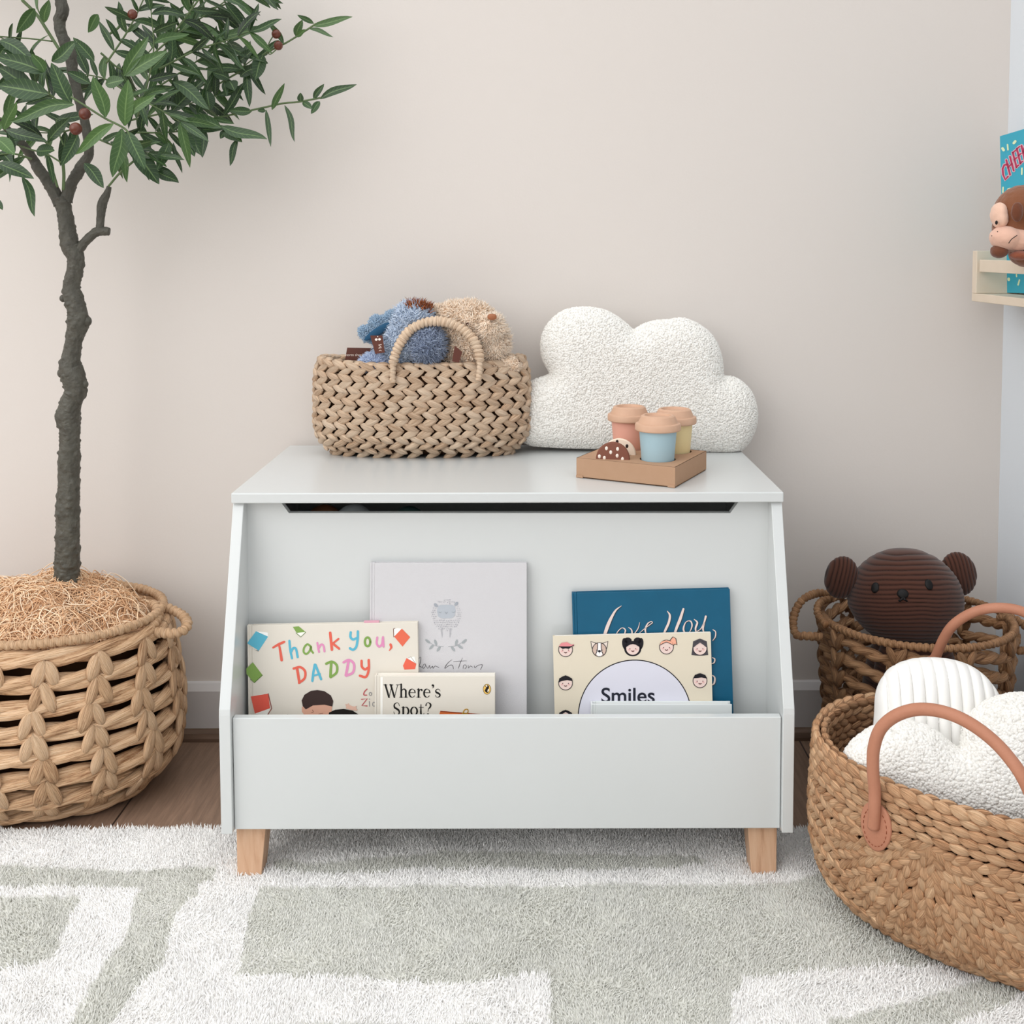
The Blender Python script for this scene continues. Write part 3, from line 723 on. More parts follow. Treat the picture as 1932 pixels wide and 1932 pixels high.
A.ribbon([(938, 966), (920, 985), (916, 1006), (936, 1008)], 8, 'B8555A'); A.ring(962, 1000, 9, 11, 5, '8D8C8E')
A.ribbon([(900, 1038), (940, 1032), (902, 1082), (938, 1084)], 8, 'B8555A', smooth=False); A.ribbon([(954, 1052), (956, 1086)], 6, '8D8C8E', smooth=False); A.disc(955, 1036, 4, 4, '8D8C8E', 1); A.ring(986, 1072, 9, 14, 5, '8D8C8E', a0=60, a1=300)
A.done()
mb = MB(); bk.bx(mb, 0.171 * bk.w / 0.25, 0.193 * bk.w / 0.25, bk.h - 0.004, bk.h + 0.0022, -0.0075, -0.0025); tag(mb.build('bookmark', ink('D9A2B2'), bk.root, smooth=False), label='pink bookmark tab')

# --- board book with serif title
bk = Book('book', 'small white board book with black serif title and rounded corners in front of the bay', 'book', (707, 1275), (934, 1275), 1.551, 4.5, 0.016, M['creamcover'], board=0.002, soft=True, pages='E9E4DA')
A = bk.art('lettering').crop(440, 1040, 3.7154)
BK = '141210'
def serif(A, text, x, base, H, c=BK, kern=0.06):
    def R(pts, w, **k): A.ribbon([(x + p[0] * H, base - p[1] * H) for p in pts], [v * H for v in w] if np.ndim(w) else w * H, c, **k)
    def sf(cx, y, hw=0.14): R([(cx - hw, y), (cx + hw, y)], 0.045, smooth=False)
    th, tn = 0.135, 0.045
    for ch in text:
        if ch == 'W':
            R([(0.14, 0.98), (0.42, 0.02)], th, smooth=False); R([(0.43, 0.02), (0.66, 0.96)], tn, smooth=False); R([(0.56, 0.98), (0.84, 0.02)], th, smooth=False); R([(0.85, 0.02), (1.1, 0.97)], tn, smooth=False)
            sf(0.14, 0.98); sf(0.6, 0.98); sf(1.1, 0.98, 0.12); a = 1.2
        elif ch == 'h':
            R([(0.14, 0.02), (0.14, 1.02)], th, smooth=False); R([(0.16, 0.48), (0.28, 0.63), (0.42, 0.63), (0.5, 0.5)], [0.05, 0.07, 0.1, th]); R([(0.5, 0.52), (0.5, 0.02)], th, smooth=False); sf(0.14, 0.02); sf(0.5, 0.02); R([(0.02, 1.0), (0.14, 1.03)], tn, smooth=False); a = 0.68
        elif ch == 'e':
            P, W = [], []
            for i in range(22):
                t = math.radians(8 + i * 15); P.append((0.28 + 0.23 * math.cos(t), 0.33 + 0.32 * math.sin(t))); W.append(tn + (th - tn) * max(0, -math.cos(t)) ** 0.8 + (0.04 if i < 3 else 0))
            R(P, W); R([(0.07, 0.37), (0.5, 0.37)], tn, smooth=False); a = 0.6
        elif ch == 'r':
            R([(0.14, 0.02), (0.14, 0.64)], th, smooth=False); R([(0.17, 0.4), (0.25, 0.6), (0.38, 0.62)], [0.05, 0.06, 0.09]); A.disc(x + 0.39 * H, base - 0.57 * H, 0.075 * H, 0.075 * H, c, 2, n=12); sf(0.14, 0.02, 0.15); R([(0.03, 0.62), (0.14, 0.64)], tn, smooth=False); a = 0.48
        elif ch == "'":
            A.disc(x + 0.1 * H, base - 0.93 * H, 0.09 * H, 0.09 * H, c, 1, n=12); R([(0.17, 0.93), (0.15, 0.8), (0.05, 0.72)], [0.08, 0.06, 0.02]); a = 0.24
        elif ch in 'sS':
            k = 1.0 if ch == 'S' else 0.66; ww = 0.52 if ch == 'S' else 0.42
            R([(ww * .92, k * .74), (ww * .8, k * .92), (ww * .5, k * 0.98), (ww * .16, k * .84), (ww * .2, k * .62), (ww * .55, k * .5), (ww * .86, k * .36), (ww * .86, k * .14), (ww * .5, k * .02), (ww * .18, k * .08), (ww * .08, k * .28)], [0.04, 0.04, 0.05, .1 * k ** .5, .13, .15, .13, .1, 0.05, 0.04, 0.04])
            a = ww + 0.1
        elif ch == 'p':
            R([(0.14, -0.3), (0.14, 0.64)], th, smooth=False); P, W = [], []
            for i in range(21):
                t = math.radians(150 - i * 15); P.append((0.33 + 0.22 * math.cos(t), 0.33 + 0.31 * math.sin(t))); W.append(tn + (th - tn) * max(0, math.cos(t)) ** 0.8)
            R(P, W); R([(0.02, 0.62), (0.14, 0.64)], tn, smooth=False); sf(0.14, -0.3); a = 0.66
        elif ch == 'o':
            P, W = [], []
            for i in range(25):
                t = math.radians(i * 15); P.append((0.3 + 0.24 * math.cos(t), 0.33 + 0.32 * math.sin(t))); W.append(tn + (th - tn) * abs(math.cos(t)))
            R(P, W, smooth=False); a = 0.62
        elif ch == 't':
            R([(0.2, 0.86), (0.19, 0.2), (0.26, 0.05), (0.38, 0.06), (0.44, 0.16)], [0.05, th, 0.11, 0.05, 0.04]); R([(0.04, 0.62), (0.4, 0.62)], tn, smooth=False); a = 0.48
        elif ch == '?':
            R([(0.08, 0.78), (0.14, 0.94), (0.28, 0.99), (0.44, 0.86), (0.42, 0.66), (0.28, 0.5), (0.24, 0.3)], [0.1, 0.05, 0.05, .13, .12, 0.06, 0.04]); A.disc(x + 0.24 * H, base - 0.08 * H, 0.085 * H, 0.085 * H, c, 2, n=12); a = 0.5
        x += (a + kern) * H
    return x
serif(A, "Where's", 1054, 1024, 90, kern=0.035)
serif(A, "Spot?", 1122, 1150, 90, kern=0.02)
A.done()
A = bk.art().crop(440, 1040, 3.7154)
A.disc(1779, 967, 28, 37, '2A2118', 0); A.disc(1779, 967, 25, 34, 'E6B95C', 1)
A.poly([(1768, 940), (1784, 936), (1794, 948), (1790, 966), (1796, 982), (1786, 992), (1774, 990), (1762, 978), (1770, 962), (1776, 952), (1764, 948)], '1C1510', 2); A.disc(1776, 944, 6, 5, 'FFF7EA', 3, n=10); A.disc(1788, 975, 5, 12, 'F6EBD2', 3, n=10, rot=15)
A.poly([(1452, 1118), (1752, 1142), (1756, 1163), (1440, 1160)], 'CF6A35', 1); A.poly([(1452, 1118), (1752, 1142), (1752, 1148), (1450, 1126)], '8E3F20', 2)
A.ring(1630, 1124, 20, 14, 7, 'B5892F', 3, rot=-50); A.poly([(1605, 1130), (1645, 1134), (1640, 1150), (1600, 1148)], 'B5892F', 3)
A.done()
mb = MB()
for v0 in (0.0,): bk.bx(mb, 0.0085, 0.0115, 0.002, bk.h - 0.002, 0.0, 0.0003)
tag(mb.build('spine_crease', ink('F4F1EA'), bk.root, smooth=False))

# --- teal book
M['teal'] = plain('teal_cover', '075A7A', 0.5, 0.35, var='06516E', vscale=30)
bk = Book('book', 'teal blue hardcover book with pale pink script title leaning at the back right', 'book', (1079, 1119), (1377, 1111), 1.589, 4.5, 0.011, M['teal'])
A = bk.art('lettering').crop(1000, 1060, 3.7154)
C1, C0 = 'E3CFC6', '233A49'
def scr(pts, w):
    A.ribbon([(x + 5, y + 4) for x, y in pts], w, C0, 1); A.ribbon(pts, w, C1, 2)
scr([(640, 308), (600, 340), (565, 400), (540, 460), (522, 512), (500, 560)], [3, 12, 20, 24, 20, 10])
scr([(600, 520), (615, 488), (645, 462), (668, 478), (655, 515), (625, 525)], [5, 6, 5, 9, 8, 4])
scr([(690, 458), (712, 478), (715, 520)], [3, 9, 11]); scr([(718, 520), (755, 470), (768, 425)], [6, 6, 3])
scr([(765, 500), (800, 470), (840, 440), (858, 425), (848, 418), (825, 432), (808, 470), (812, 505)], [3, 5, 5, 5, 5, 8, 12, 8])
scr([(962, 345), (980, 375), (972, 425), (950, 475), (930, 520)], [4, 14, 16, 16, 8]); scr([(1075, 330), (1052, 400), (1028, 460), (1008, 520)], [14, 20, 18, 16])
scr([(1118, 410), (1090, 425), (1075, 470), (1090, 500), (1118, 490), (1135, 450), (1128, 418), (1105, 412)], [4, 6, 12, 8, 5, 9, 9, 4])
scr([(1150, 402), (1172, 425), (1160, 465), (1165, 500)], [4, 12, 12, 8]); scr([(1165, 490), (1195, 470), (1218, 430), (1232, 382)], [4, 6, 10, 14]); scr([(1220, 430), (1212, 470), (1222, 500)], [10, 12, 6])
scr([(1282, 475), (1300, 490), (1298, 525), (1280, 552)], [5, 7, 8, 4]); scr([(1275, 670), (1294, 680), (1290, 705), (1270, 715)], [4, 9, 9, 4]); scr([(1270, 790), (1294, 810), (1290, 850), (1270, 865)], [4, 10, 12, 4])
A.done()

# --- faces book
M['facescover'] = plain('ivory_cover', 'DED3BE', 0.4, 0.4)
bk = Book('book', 'cream softcover book with round cartoon faces and a white circle title', 'book', (1043, 1200), (1341, 1193), 1.577, 4.5, 0.005, M['facescover'], board=0.0006, hinge=False, soft=True, pages='F2F0F0')
A = bk.art().crop(1000, 1060, 3.7154)
DK = '1F1A22'
A.disc(735, 1085, 400, 400, DK, 0, n=90); A.disc(735, 1085, 393, 393, 'D8D7E2', 1, n=90)
def face(x, y, kind, r=51):
    hair = '17131A'
    if kind == 'pig':
        for q in (-1, 1): A.disc(x + q * 55, y - 30, 20, 42, hair, 0, n=14, rot=q * 8); A.disc(x + q * 35, y - 55, 28, 20, hair, 0, n=14)
        A.disc(x, y + 5, 60, 52, hair, 0)
    if kind == 'long': A.poly([(x - 52, y - 10), (x - 48, y - 48), (x, y - 68), (x + 48, y - 48), (x + 52, y - 10), (x + 58, y + 48), (x + 20, y + 52), (x - 20, y + 52), (x - 60, y + 48)], '4A464B', 0)
    if kind == 'tail': A.poly([(x + 20, y - 40), (x + 45, y - 72), (x + 66, y - 60), (x + 74, y - 14), (x + 60, y - 22), (x + 50, y - 12)], 'F0AD92', 0); A.ribbon([(x + 20, y - 40), (x + 45, y - 72), (x + 66, y - 60), (x + 74, y - 14), (x + 60, y - 22), (x + 50, y - 12)], 5, DK, 1, smooth=False)
    if kind == 'dog':
        for q in (-1, 1): A.poly([(x + q * 22, y - 44), (x + q * 60, y - 58), (x + q * 52, y - 10)], 'E8D9CD', 1); A.ribbon([(x + q * 22, y - 44), (x + q * 60, y - 58), (x + q * 52, y - 10)], 5, DK, 2, smooth=False)
    A.disc(x, y, r, r, DK, 2); A.disc(x, y, r - 5, r - 5, 'E8CFC6' if kind != 'dog' else 'CDB3A4', 3)
    if kind == 'dog':
        A.poly([(x - 12, y - 47), (x + 12, y - 47), (x + 14, y), (x + 24, y + 30), (x + 10, y + 46), (x - 10, y + 46), (x - 24, y + 30), (x - 14, y)], 'F6F2F0', 4)
        A.ribbon([(x - 12, y - 46), (x - 14, y), (x - 26, y + 34)], 5, DK, 5); A.ribbon([(x + 12, y - 46), (x + 14, y), (x + 26, y + 34)], 5, DK, 5); A.disc(x, y + 10, 11, 8, DK, 6, n=12); A.ribbon([(x, y + 10), (x, y + 24)], 3, DK, 6, smooth=False)
    else:
        A.ribbon([(x - 8, y + 18), (x, y + 22), (x + 8, y + 18)], 6, '5A2A2A', 6)
        for q in (-1, 1): A.disc(x + q * 24, y + 10, 9, 6, 'E3B3AE', 4, n=10)
    for q in (-1, 1): A.disc(x + q * 20, y + 2, 3.5, 3.5, '5A4A4A', 6, n=8)
    if kind in ('boy', 'boy2'):
        A.poly([(x - 48, y - 18), (x - 36, y - 42), (x, y - 54), (x + 36, y - 42), (x + 50, y - 16), (x + (10 if kind == 'boy' else 40), y - 24), (x - 20, y - 20)] if kind == 'boy' else [(x - 50, y - 4), (x - 44, y - 34), (x, y - 55), (x + 44, y - 34), (x + 50, y - 14), (x + 10, y - 22), (x - 30, y - 14)], hair, 7)
    if kind == 'cap':
        A.poly([(x - 48, y - 22), (x - 30, y - 48), (x + 10, y - 54), (x + 40, y - 36), (x + 58, y - 40), (x + 56, y - 26), (x + 30, y - 20)], 'E08C90', 8); A.poly([(x - 46, y - 22), (x - 20, y - 6), (x, y - 10), (x + 22, y - 6), (x + 44, y - 22), (x, y - 28)], hair, 7); A.ribbon([(x - 46, y - 22), (x + 30, y - 22), (x + 58, y - 32)], 5, DK, 9)
    if kind == 'pig': A.poly([(x - 48, y - 8), (x - 40, y - 40), (x, y - 52), (x + 40, y - 40), (x + 48, y - 8), (x + 20, y - 26), (x, y - 30), (x - 20, y - 26)], hair, 7)
    if kind == 'tail': A.poly([(x - 48, y - 14), (x - 36, y - 38), (x, y - 49), (x + 36, y - 38), (x + 48, y - 14), (x + 20, y - 28), (x, y - 36), (x - 20, y - 28)], 'F0AD92', 7); A.ribbon([(x - 48, y - 14), (x - 20, y - 28), (x, y - 36), (x + 20, y - 28), (x + 48, y - 14)], 4, DK, 8)
    if kind in ('long', 'girl'): A.poly([(x - 50, y - 2), (x - 44, y - 34), (x, y - 55), (x + 44, y - 34), (x + 50, y - 2), (x + 24, y - 24), (x, y - 40), (x - 24, y - 24)], '4A464B' if kind == 'long' else hair, 7)
for x, y, k in ((249, 615, 'cap'), (486, 615, 'dog'), (720, 605, 'pig'), (956, 597, 'tail'), (1191, 605, 'long'), (249, 849, 'boy2'), (1191, 833, 'boy'), (249, 1090, 'girl'), (1191, 1075, 'girl')): face(x, y, k)
A.done()
A = bk.art('lettering').crop(1000, 1060, 3.7154)
A.base = 0.0005
A.font('Smiles', 496, 985, 148, '1A1D2B', 2, sx=1.02, bold=0.012)
A.done()

# --- white book lying in front
M['whitecover'] = plain('white_gloss_cover', 'DADEDD', 0.3, 0.5)
bk = Book('book', 'low white hardcover book standing right behind the front panel on the right', 'book', (1115, 1329), (1381, 1329), 1.553, 4.5, 0.016, M['whitecover'], pages='DADAD8')
A = bk.art('lettering').crop(1000, 1060, 3.7154)
A.ribbon([(790, 1072), (797, 1080), (797, 1110)], 6, '33302F'); A.disc(970, 1070, 5, 4, '33302F', 1, n=8); A.ribbon([(1062, 1073), (1080, 1085), (1078, 1110)], 7, '33302F'); A.ribbon([(1062, 1073), (1100, 1078), (1118, 1110)], 6, '33302F')
A.done()
# ================================================================== STRAW
M['straw'] = straw('straw', 'EBCBA9', 'D6AE87', '966A47')
M['straw0'] = straw('pale_straw', 'F7E0C6', 'EBCCAD', 'B88E6A')
M['straw2'] = straw('hyacinth', 'EDC8A0', 'D8A67C', '93613C')
M['straw3'] = straw('hyacinth_dark', 'CDA27A', 'A87C57', '68452C')
M['shade'] = plain('weave_gap_shade', '3A2618', 0.9, 0.1)  # dark tone painted in for the shade between basket strands

class Oval:
    """superellipse plan resampled by arc length"""
    def __init__(s, rx, ry, p=2.0, rot=0.0):
        t = np.linspace(0, 2 * math.pi, 2049); c, sn = np.cos(t), np.sin(t)
        x = np.sign(c) * np.abs(c) ** (2 / p) * rx; y = np.sign(sn) * np.abs(sn) ** (2 / p) * ry
        d = np.concatenate([[0], np.cumsum(np.hypot(np.diff(x), np.diff(y)))])
        s.len = d[-1]; s.d, s.x, s.y = d, x, y; s.rx, s.ry = rx, ry; s.r = rot
    def at(s, arc, sc=1.0, off=0.0):
        a = np.mod(arc, s.len); x = np.interp(a, s.d, s.x); y = np.interp(a, s.d, s.y)
        e = 1e-3; x2 = np.interp(np.mod(a + e, s.len), s.d, s.x); y2 = np.interp(np.mod(a + e, s.len), s.d, s.y)
        tx, ty = x2 - x, y2 - y; l = np.hypot(tx, ty) + 1e-12; tx, ty = tx / l, ty / l
        nx, ny = ty, -tx
        X, Y = x * sc + nx * off, y * sc + ny * off
        c, sn = math.cos(s.r), math.sin(s.r)
        R = lambda a, b: np.stack([a * c - b * sn, a * sn + b * c], -1)
        return R(X, Y), R(tx, ty), R(nx, ny)

def shell(mb, ov, C, prof, off=0.0, seg=96, cap=True, tint=0):
    """prof: list of (z, inset offset)"""
    arc = np.arange(seg) / seg * ov.len; V = []
    for z, o in prof:
        p, _, _ = ov.at(arc, 1.0, o + off); V.append(np.c_[p + np.asarray(C)[:2], np.full(seg, C[2] + z)])
    n = len(prof); idx = np.arange(n * seg).reshape(n, seg)
    F = np.stack([idx[:-1], np.roll(idx[:-1], -1, 1), np.roll(idx[1:], -1, 1), idx[1:]], -1).reshape(-1, 4)
    V = np.concatenate(V); Fs = [F]
    if cap:
        V = np.concatenate([V, [[C[0], C[1], C[2] + prof[0][0]]]]); Fs.append(np.stack([idx[0], np.full(seg, len(V) - 1), np.roll(idx[0], -1)], -1))
    mb.add(V, Fs, tint=tint)

def wrapmod(pitch, amp=0.16, lean=0.5):
    return lambda s, a: 1 + 0.05 * np.sin(s * 97) - amp * (1 - np.abs(np.sin(math.pi * (s / pitch + lean * np.cos(a) * 0.5))) ** 0.6) + 0 * a

# ------------------------------------------------ toy basket on the lid
def braid_basket():
    r = PZ(800, 862, LH)
    Yf = PZ(800, 866, LH)[1]
    Yc = Yf + 0.064 - 0.012
    xc = PY(797, 800, Yc)[0]; rx = (PY(1001, 760, Yc)[0] - PY(594, 760, Yc)[0]) / 2 - 0.003
    root = empty('storage_basket', (xc, Yc, LH), 'small oval braided straw basket with wrapped handle full of soft toys', 'basket')
    ov = Oval(rx - 0.002, 0.070, 2.25)
    zt = PY(797, 694, Yc - 0.072)[2] - LH + 0.002
    def off(z):
        u = z / zt
        return -0.034 * max(0, 1 - u / 0.30) ** 2.0 + 0.004 * math.sin(u * math.pi) - 0.004 - 0.006 * max(0, (u - 0.85) / 0.15)
    def lift(x): return 0.010 * (abs(x) / rx) ** 3
    mb = MB(); nrow = 8; ph = zt / nrow
    for i in range(nrow):
        for h in (0, 1):
            z = ph * (i + 0.25 + 0.5 * h) + 0.001
            o = off(z); o2 = off(z + 0.004); n = int((ov.len + 6.28 * o) / 0.0235)
            arc = (np.arange(n) + 0.0) / n * ov.len + i * 0.0085 + RNG.uniform(-0.001, 0.001, n)
            p, t, nn = ov.at(arc, 1.0, o + 0.003)
            zz = z + np.array([lift(q) for q in p[:, 0]]) * z / zt + RNG.uniform(-0.0006, 0.0006, n)
            P = np.c_[p + [xc, Yc], LH + zz]
            N = np.c_[nn, np.full(n, -(o2 - o) / 0.004)]
            a = math.radians(25) * (-1 if h else 1); T = np.c_[t * math.cos(a), np.full(n, math.sin(a))]
            lobes(mb, P, T, N, 0.0315 * RNG.uniform(.93, 1.07, n), ph * 0.66 * RNG.uniform(.92, 1.1, n), 0.0110 * RNG.uniform(.9, 1.15, n), seed=i)
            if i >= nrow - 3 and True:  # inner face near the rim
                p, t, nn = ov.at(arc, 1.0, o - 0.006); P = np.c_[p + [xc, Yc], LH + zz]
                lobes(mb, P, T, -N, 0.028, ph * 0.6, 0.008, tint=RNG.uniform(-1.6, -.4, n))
    # rim braid
    n = int(ov.len / 0.021); arc = np.arange(n) / n * ov.len; p, t, nn = ov.at(arc, 1.0, off(zt) - 0.001)
    zz = np.array([lift(q) for q in p[:, 0]]); P = np.c_[p + [xc, Yc], LH + zt + zz + 0.001]
    T = np.c_[t + nn * 0.25, np.full(n, 0.12)]; lobes(mb, P, T, np.c_[nn * 0.2, np.ones(n)], 0.029, 0.012, 0.010)
    mb.build('weave', M['straw0'], root)
    mb = MB(); shell(mb, ov, (xc, Yc, LH), [(0.003, off(0.003) - 0.006)] + [(z, off(z) - 0.0035) for z in np.linspace(0.006, zt - 0.004, 10)]); mb.build('lining', M['shade'], root)  # added dark shell, its colour is the shade behind the braids
    # handles: near one up, far one folded behind the toys
    hp = [(741, 722), (741, 700), (744, 675), (755, 648), (775, 622), (805, 608), (838, 607), (868, 618), (892, 640), (904, 668), (905, 695), (903, 718)]
    n = len(hp); yo = Yc - 0.0735
    H = []
    for i, (a, b) in enumerate(hp):
        u = math.sin(math.pi * i / (n - 1)); H.append(PY(a, b, yo - 0.006 + 0.018 * u))
    H = spline(H, 1000)
    u = np.linspace(0, 1, 1000); R = np.where((u < 0.14) | (u > 0.86), 0.0052, 0.0088) ; R = np.convolve(np.pad(R, 12, 'edge'), np.ones(25) / 25, 'valid')
    mb = MB(); tube(mb, H, R, ring=14, mod=wrapmod(0.0072, 0.34), tint=0.5 + 0.8 * vnoise(H, 150, 3), wrap=True); mb.build('handle', M['straw0'], root)
    Hb = H.copy(); Hb[:, 1] = 2 * Yc - Hb[:, 1] - 0.004; Hb[:, 2] = LH + zt + 0.002 - 0.055 + (Hb[:, 2] - Hb[:, 2].min()) * 0.72
    Hb[:, 1] = np.minimum(Hb[:, 1], 1.955)
    return root, xc, Yc, zt
basket_root, BKX, BKY, BKT = braid_basket()

# ------------------------------------------------ rope and knot baskets
def knot_basket(name, label, C, rx, ry, prof, zt, nrow, rope_r, cols, mat, lobeL, lobeW, wave=0.0, seed=0, inner=None, pot=True, rowgap=1.0):
    root = empty(name, C, label, 'basket')
    ov = Oval(rx, ry, 2.1); z_, o_ = zip(*prof)
    off = lambda z: np.interp(z, z_, o_)
    mb = MB(); M_ = 420; rg = np.random.default_rng(seed)
    rows = [zt * (i + 0.5) / nrow for i in range(nrow)]
    for i, z in enumerate(rows):
        arc = np.arange(M_) / M_ * ov.len; o = float(off(z)); p, t, nn = ov.at(arc, 1.0, o)
        ph = rg.uniform(0, 6); Q = np.c_[p, np.full(M_, z)]
        zz = z + wave * np.sin(arc / ov.len * cols * 2 * math.pi + (i % 2) * math.pi) + 0.0015 * vnoise(Q, 20, seed + i)
        rad = rope_r * (1 + 0.12 * vnoise(Q, 40, seed + i + 50))
        # three strands twisted per row
        for k in range(3):
            pha = arc * (2 * math.pi / 0.10) * 1.0 + 2 * math.pi * k / 3 + ph
            nt = round(ov.len / 0.24); pha = arc / ov.len * nt * 2 * math.pi + 2 * math.pi * k / 3 + ph
            pp, _, _ = ov.at(arc, 1.0, o + 0.0); off_n = np.cos(pha) * rope_r * 0.42; off_z = np.sin(pha) * rope_r * 0.5
            P = np.c_[pp + nn * off_n[:, None] + np.asarray(C)[:2], C[2] + zz + off_z]
            tube(mb, P, rad * 0.60, ring=8, closed=True, tint=rg.uniform(-1, 0.6) + 0.5 * vnoise(P, 30, seed + k))
    # knots: pairs of leaves forming upright columns
    dz = zt / nrow
    for i, z in enumerate(rows[:-1] if True else rows):
        zc = z + dz * 0.5
        arc = (np.arange(cols) + 0.12 * math.sin(i * 1.3)) / cols * ov.len + rg.uniform(-0.002, 0.002, cols)
        o = float(off(zc)); sl = float(off(zc + 0.01) - off(zc - 0.01)) / 0.02
        for sgn in (-1, 1):
            p, t, nn = ov.at(arc + sgn * lobeW * 0.42, 1.0, o + rope_r * 0.85)
            n = cols; a = math.radians(70) ; T = np.c_[t * math.cos(a) * sgn, np.full(n, -math.sin(a))] + np.c_[nn * sl * -0.9, np.zeros(n)]
            P = np.c_[p + np.asarray(C)[:2], C[2] + zc + 0.0 + rg.uniform(-0.002, 0.002, n)]
            lobes(mb, P, T, np.c_[nn, np.full(n, -sl)], lobeL * rg.uniform(.88, 1.12, n), lobeW * rg.uniform(.85, 1.15, n), 0.011, point=0.55, ns=8)
    # bottom disc rows
    for rr_ in np.linspace(0.25, 0.95, 5):
        arc = np.arange(160) / 160 * ov.len; p, t, nn = ov.at(arc, 1.0, float(off(0)))
        tube(mb, np.c_[p * rr_ + np.asarray(C)[:2], np.full(160, C[2] + rope_r * .6)], rope_r * .55, ring=6, closed=True, tint=-0.5)
    mb.build('weave', mat, root)
    return root, ov, off
def coil(mb, ov, C, z, off, r, n=420, **k):
    arc = np.arange(n) / n * ov.len; p, t, nn = ov.at(arc, 1.0, off)
    tube(mb, np.c_[p + np.asarray(C)[:2], np.full(n, C[2] + z)], r, closed=True, **k)

# --- tree basket
TBY = 1.785
TBC = np.array([PY(72, 1300, TBY)[0], TBY, 0.002])
tzt = PY(60, 1226, TBY - 0.165)[2] - 0.004
prof = [(0, -0.085), (0.012, -0.052), (0.03, -0.028), (0.06, -0.006), (0.10, 0.004), (0.16, 0.003), (0.22, -0.006), (tzt, -0.018)]
trx = PY(336, 1370, TBY)[0] - TBC[0] - 0.012
tb, tov, toff = knot_basket('plant_basket', 'big round seagrass basket with rope handles holding the olive tree', TBC, trx, 0.172, prof, tzt, 8, 0.0143, 16, M['straw'], 0.046, 0.0200, seed=3)
mb = MB(); coil(mb, tov, TBC, tzt + 0.005, float(toff(tzt)) + 0.002, 0.0078, n=1800, ring=12, mod=wrapmod(0.0125, 0.38, 0.8), wrap=True); mb.build('rim', M['straw'], tb)
mb = MB(); shell(mb, tov, TBC, [(0.012, -0.10), (0.05, -0.03), (0.1, -0.016), (tzt - 0.01, -0.034)]); mb.build('lining', M['shade'], tb)  # dark inner shell, shade between the ropes put into its colour
def handle(root, pts, r, mat, pitch=0.010, name='handle'):
    H = spline(pts, 700); mb = MB(); tube(mb, H, r, ring=14, mod=wrapmod(pitch, 0.36, 0.7), tint=0.7 * vnoise(H, 110, 5), wrap=True); return mb.build(name, mat, root)
hy = TBY
handle(tb, [PY(*q, hy + d) for q, d in (((283, 1192), -0.03), ((300, 1193), -0.035), ((325, 1195), -0.035), ((345, 1190), -0.025), ((353, 1178), -0.01), ((346, 1163), 0.01), ((328, 1152), 0.025), ((306, 1145), 0.03), ((291, 1143), 0.03))], 0.0088, M['straw'])
handle(tb, [PY(*q, hy + d) for q, d in (((268, 1196), -0.05), ((290, 1178), -0.03), ((300, 1160), 0.0), ((294, 1145), 0.02), ((287, 1140), 0.035))], 0.0085, M['straw'], name='handle_loop')
hx = 2 * TBC[0]
handle(tb, [(hx - p[0], p[1], p[2]) for p in [PY(*q, hy + d) for q, d in (((283, 1192), -0.03), ((325, 1195), -0.035), ((353, 1178), -0.01), ((328, 1152), 0.025), ((291, 1143), 0.03))]], 0.0088, M['straw'])

# --- moss fibres
moss = empty('wood_wool', (TBC[0], TBC[1], tzt - 0.04), 'heap of curly tan wood wool around the olive tree base', 'wood wool filling')
moss['kind'] = 'stuff'
M['fibre'] = tinted('coir', [(0, 'C4946C'), (0.4, 'E2B78E'), (0.75, 'F2D2AE'), (1, 'F9E4CA')], rough=0.7, spec=0.3)
def mh(x, y):
    dx, dy = (x - TBC[0]) / (trx - 0.024), (y - TBC[1]) / 0.150
    r = np.sqrt(dx ** 2 + dy ** 2); q = np.stack([x, y, 0 * x], -1)
    return tzt - 0.016 + 0.066 * np.maximum(1 - r ** 2.2, 0) + 0.010 * vnoise(q, 22, 4) + 0.004 * vnoise(q, 60, 8)
nr, na = 40, 140
R_, A_ = np.meshgrid(np.linspace(0, 1.0, nr), np.arange(na) / na * 2 * math.pi, indexing='ij')
X_ = TBC[0] + R_ * (trx - 0.024) * np.cos(A_); Y_ = TBC[1] + R_ * 0.150 * np.sin(A_); Z_ = mh(X_, Y_) - 0.004
idx = np.arange(nr * na).reshape(nr, na); F = np.stack([idx[:-1], idx[1:], np.roll(idx[1:], -1, 1), np.roll(idx[:-1], -1, 1)], -1).reshape(-1, 4)
mb = MB(); mb.add(np.stack([X_, Y_, Z_], -1), F, tint=0.3 + 0.2 * vnoise(np.stack([X_, Y_, Z_], -1).reshape(-1, 3), 150, 2))
rg = np.random.default_rng(5)
for i in range(3000):
    a, r = rg.uniform(0, 6.283), math.sqrt(rg.uniform(0, 1)) * 0.97
    x, y = TBC[0] + r * (trx - 0.024) * math.cos(a), TBC[1] + r * 0.150 * math.sin(a)
    L = rg.uniform(0.03, 0.09); n = 9; d = rg.uniform(0, 6.283); k = rg.normal() * 34; P = []
    up = rg.uniform(-0.001, 0.007); arch = rg.uniform(0, 0.011) * (2.2 if rg.uniform() < 0.05 else 1)
    for j in range(n):
        u = j / (n - 1); P.append((x, y, u)); x += math.cos(d) * L / n; y += math.sin(d) * L / n; d += k * L / n + rg.normal() * 0.18
    P = np.array(P); rn = np.hypot((P[:, 0] - TBC[0]) / (trx - 0.024), (P[:, 1] - TBC[1]) / 0.150); f = np.minimum(1, 0.99 / np.maximum(rn, 1e-6)); P[:, 0] = TBC[0] + (P[:, 0] - TBC[0]) * f; P[:, 1] = TBC[1] + (P[:, 1] - TBC[1]) * f
    P[:, 2] = mh(P[:, 0], P[:, 1]) + up + arch * np.sin(math.pi * P[:, 2])
    tube(mb, P, rg.uniform(0.0004, 0.0009), ring=4, tint=rg.uniform(0.1, 1))
o = mb.build('fibres', M['fibre'], moss)
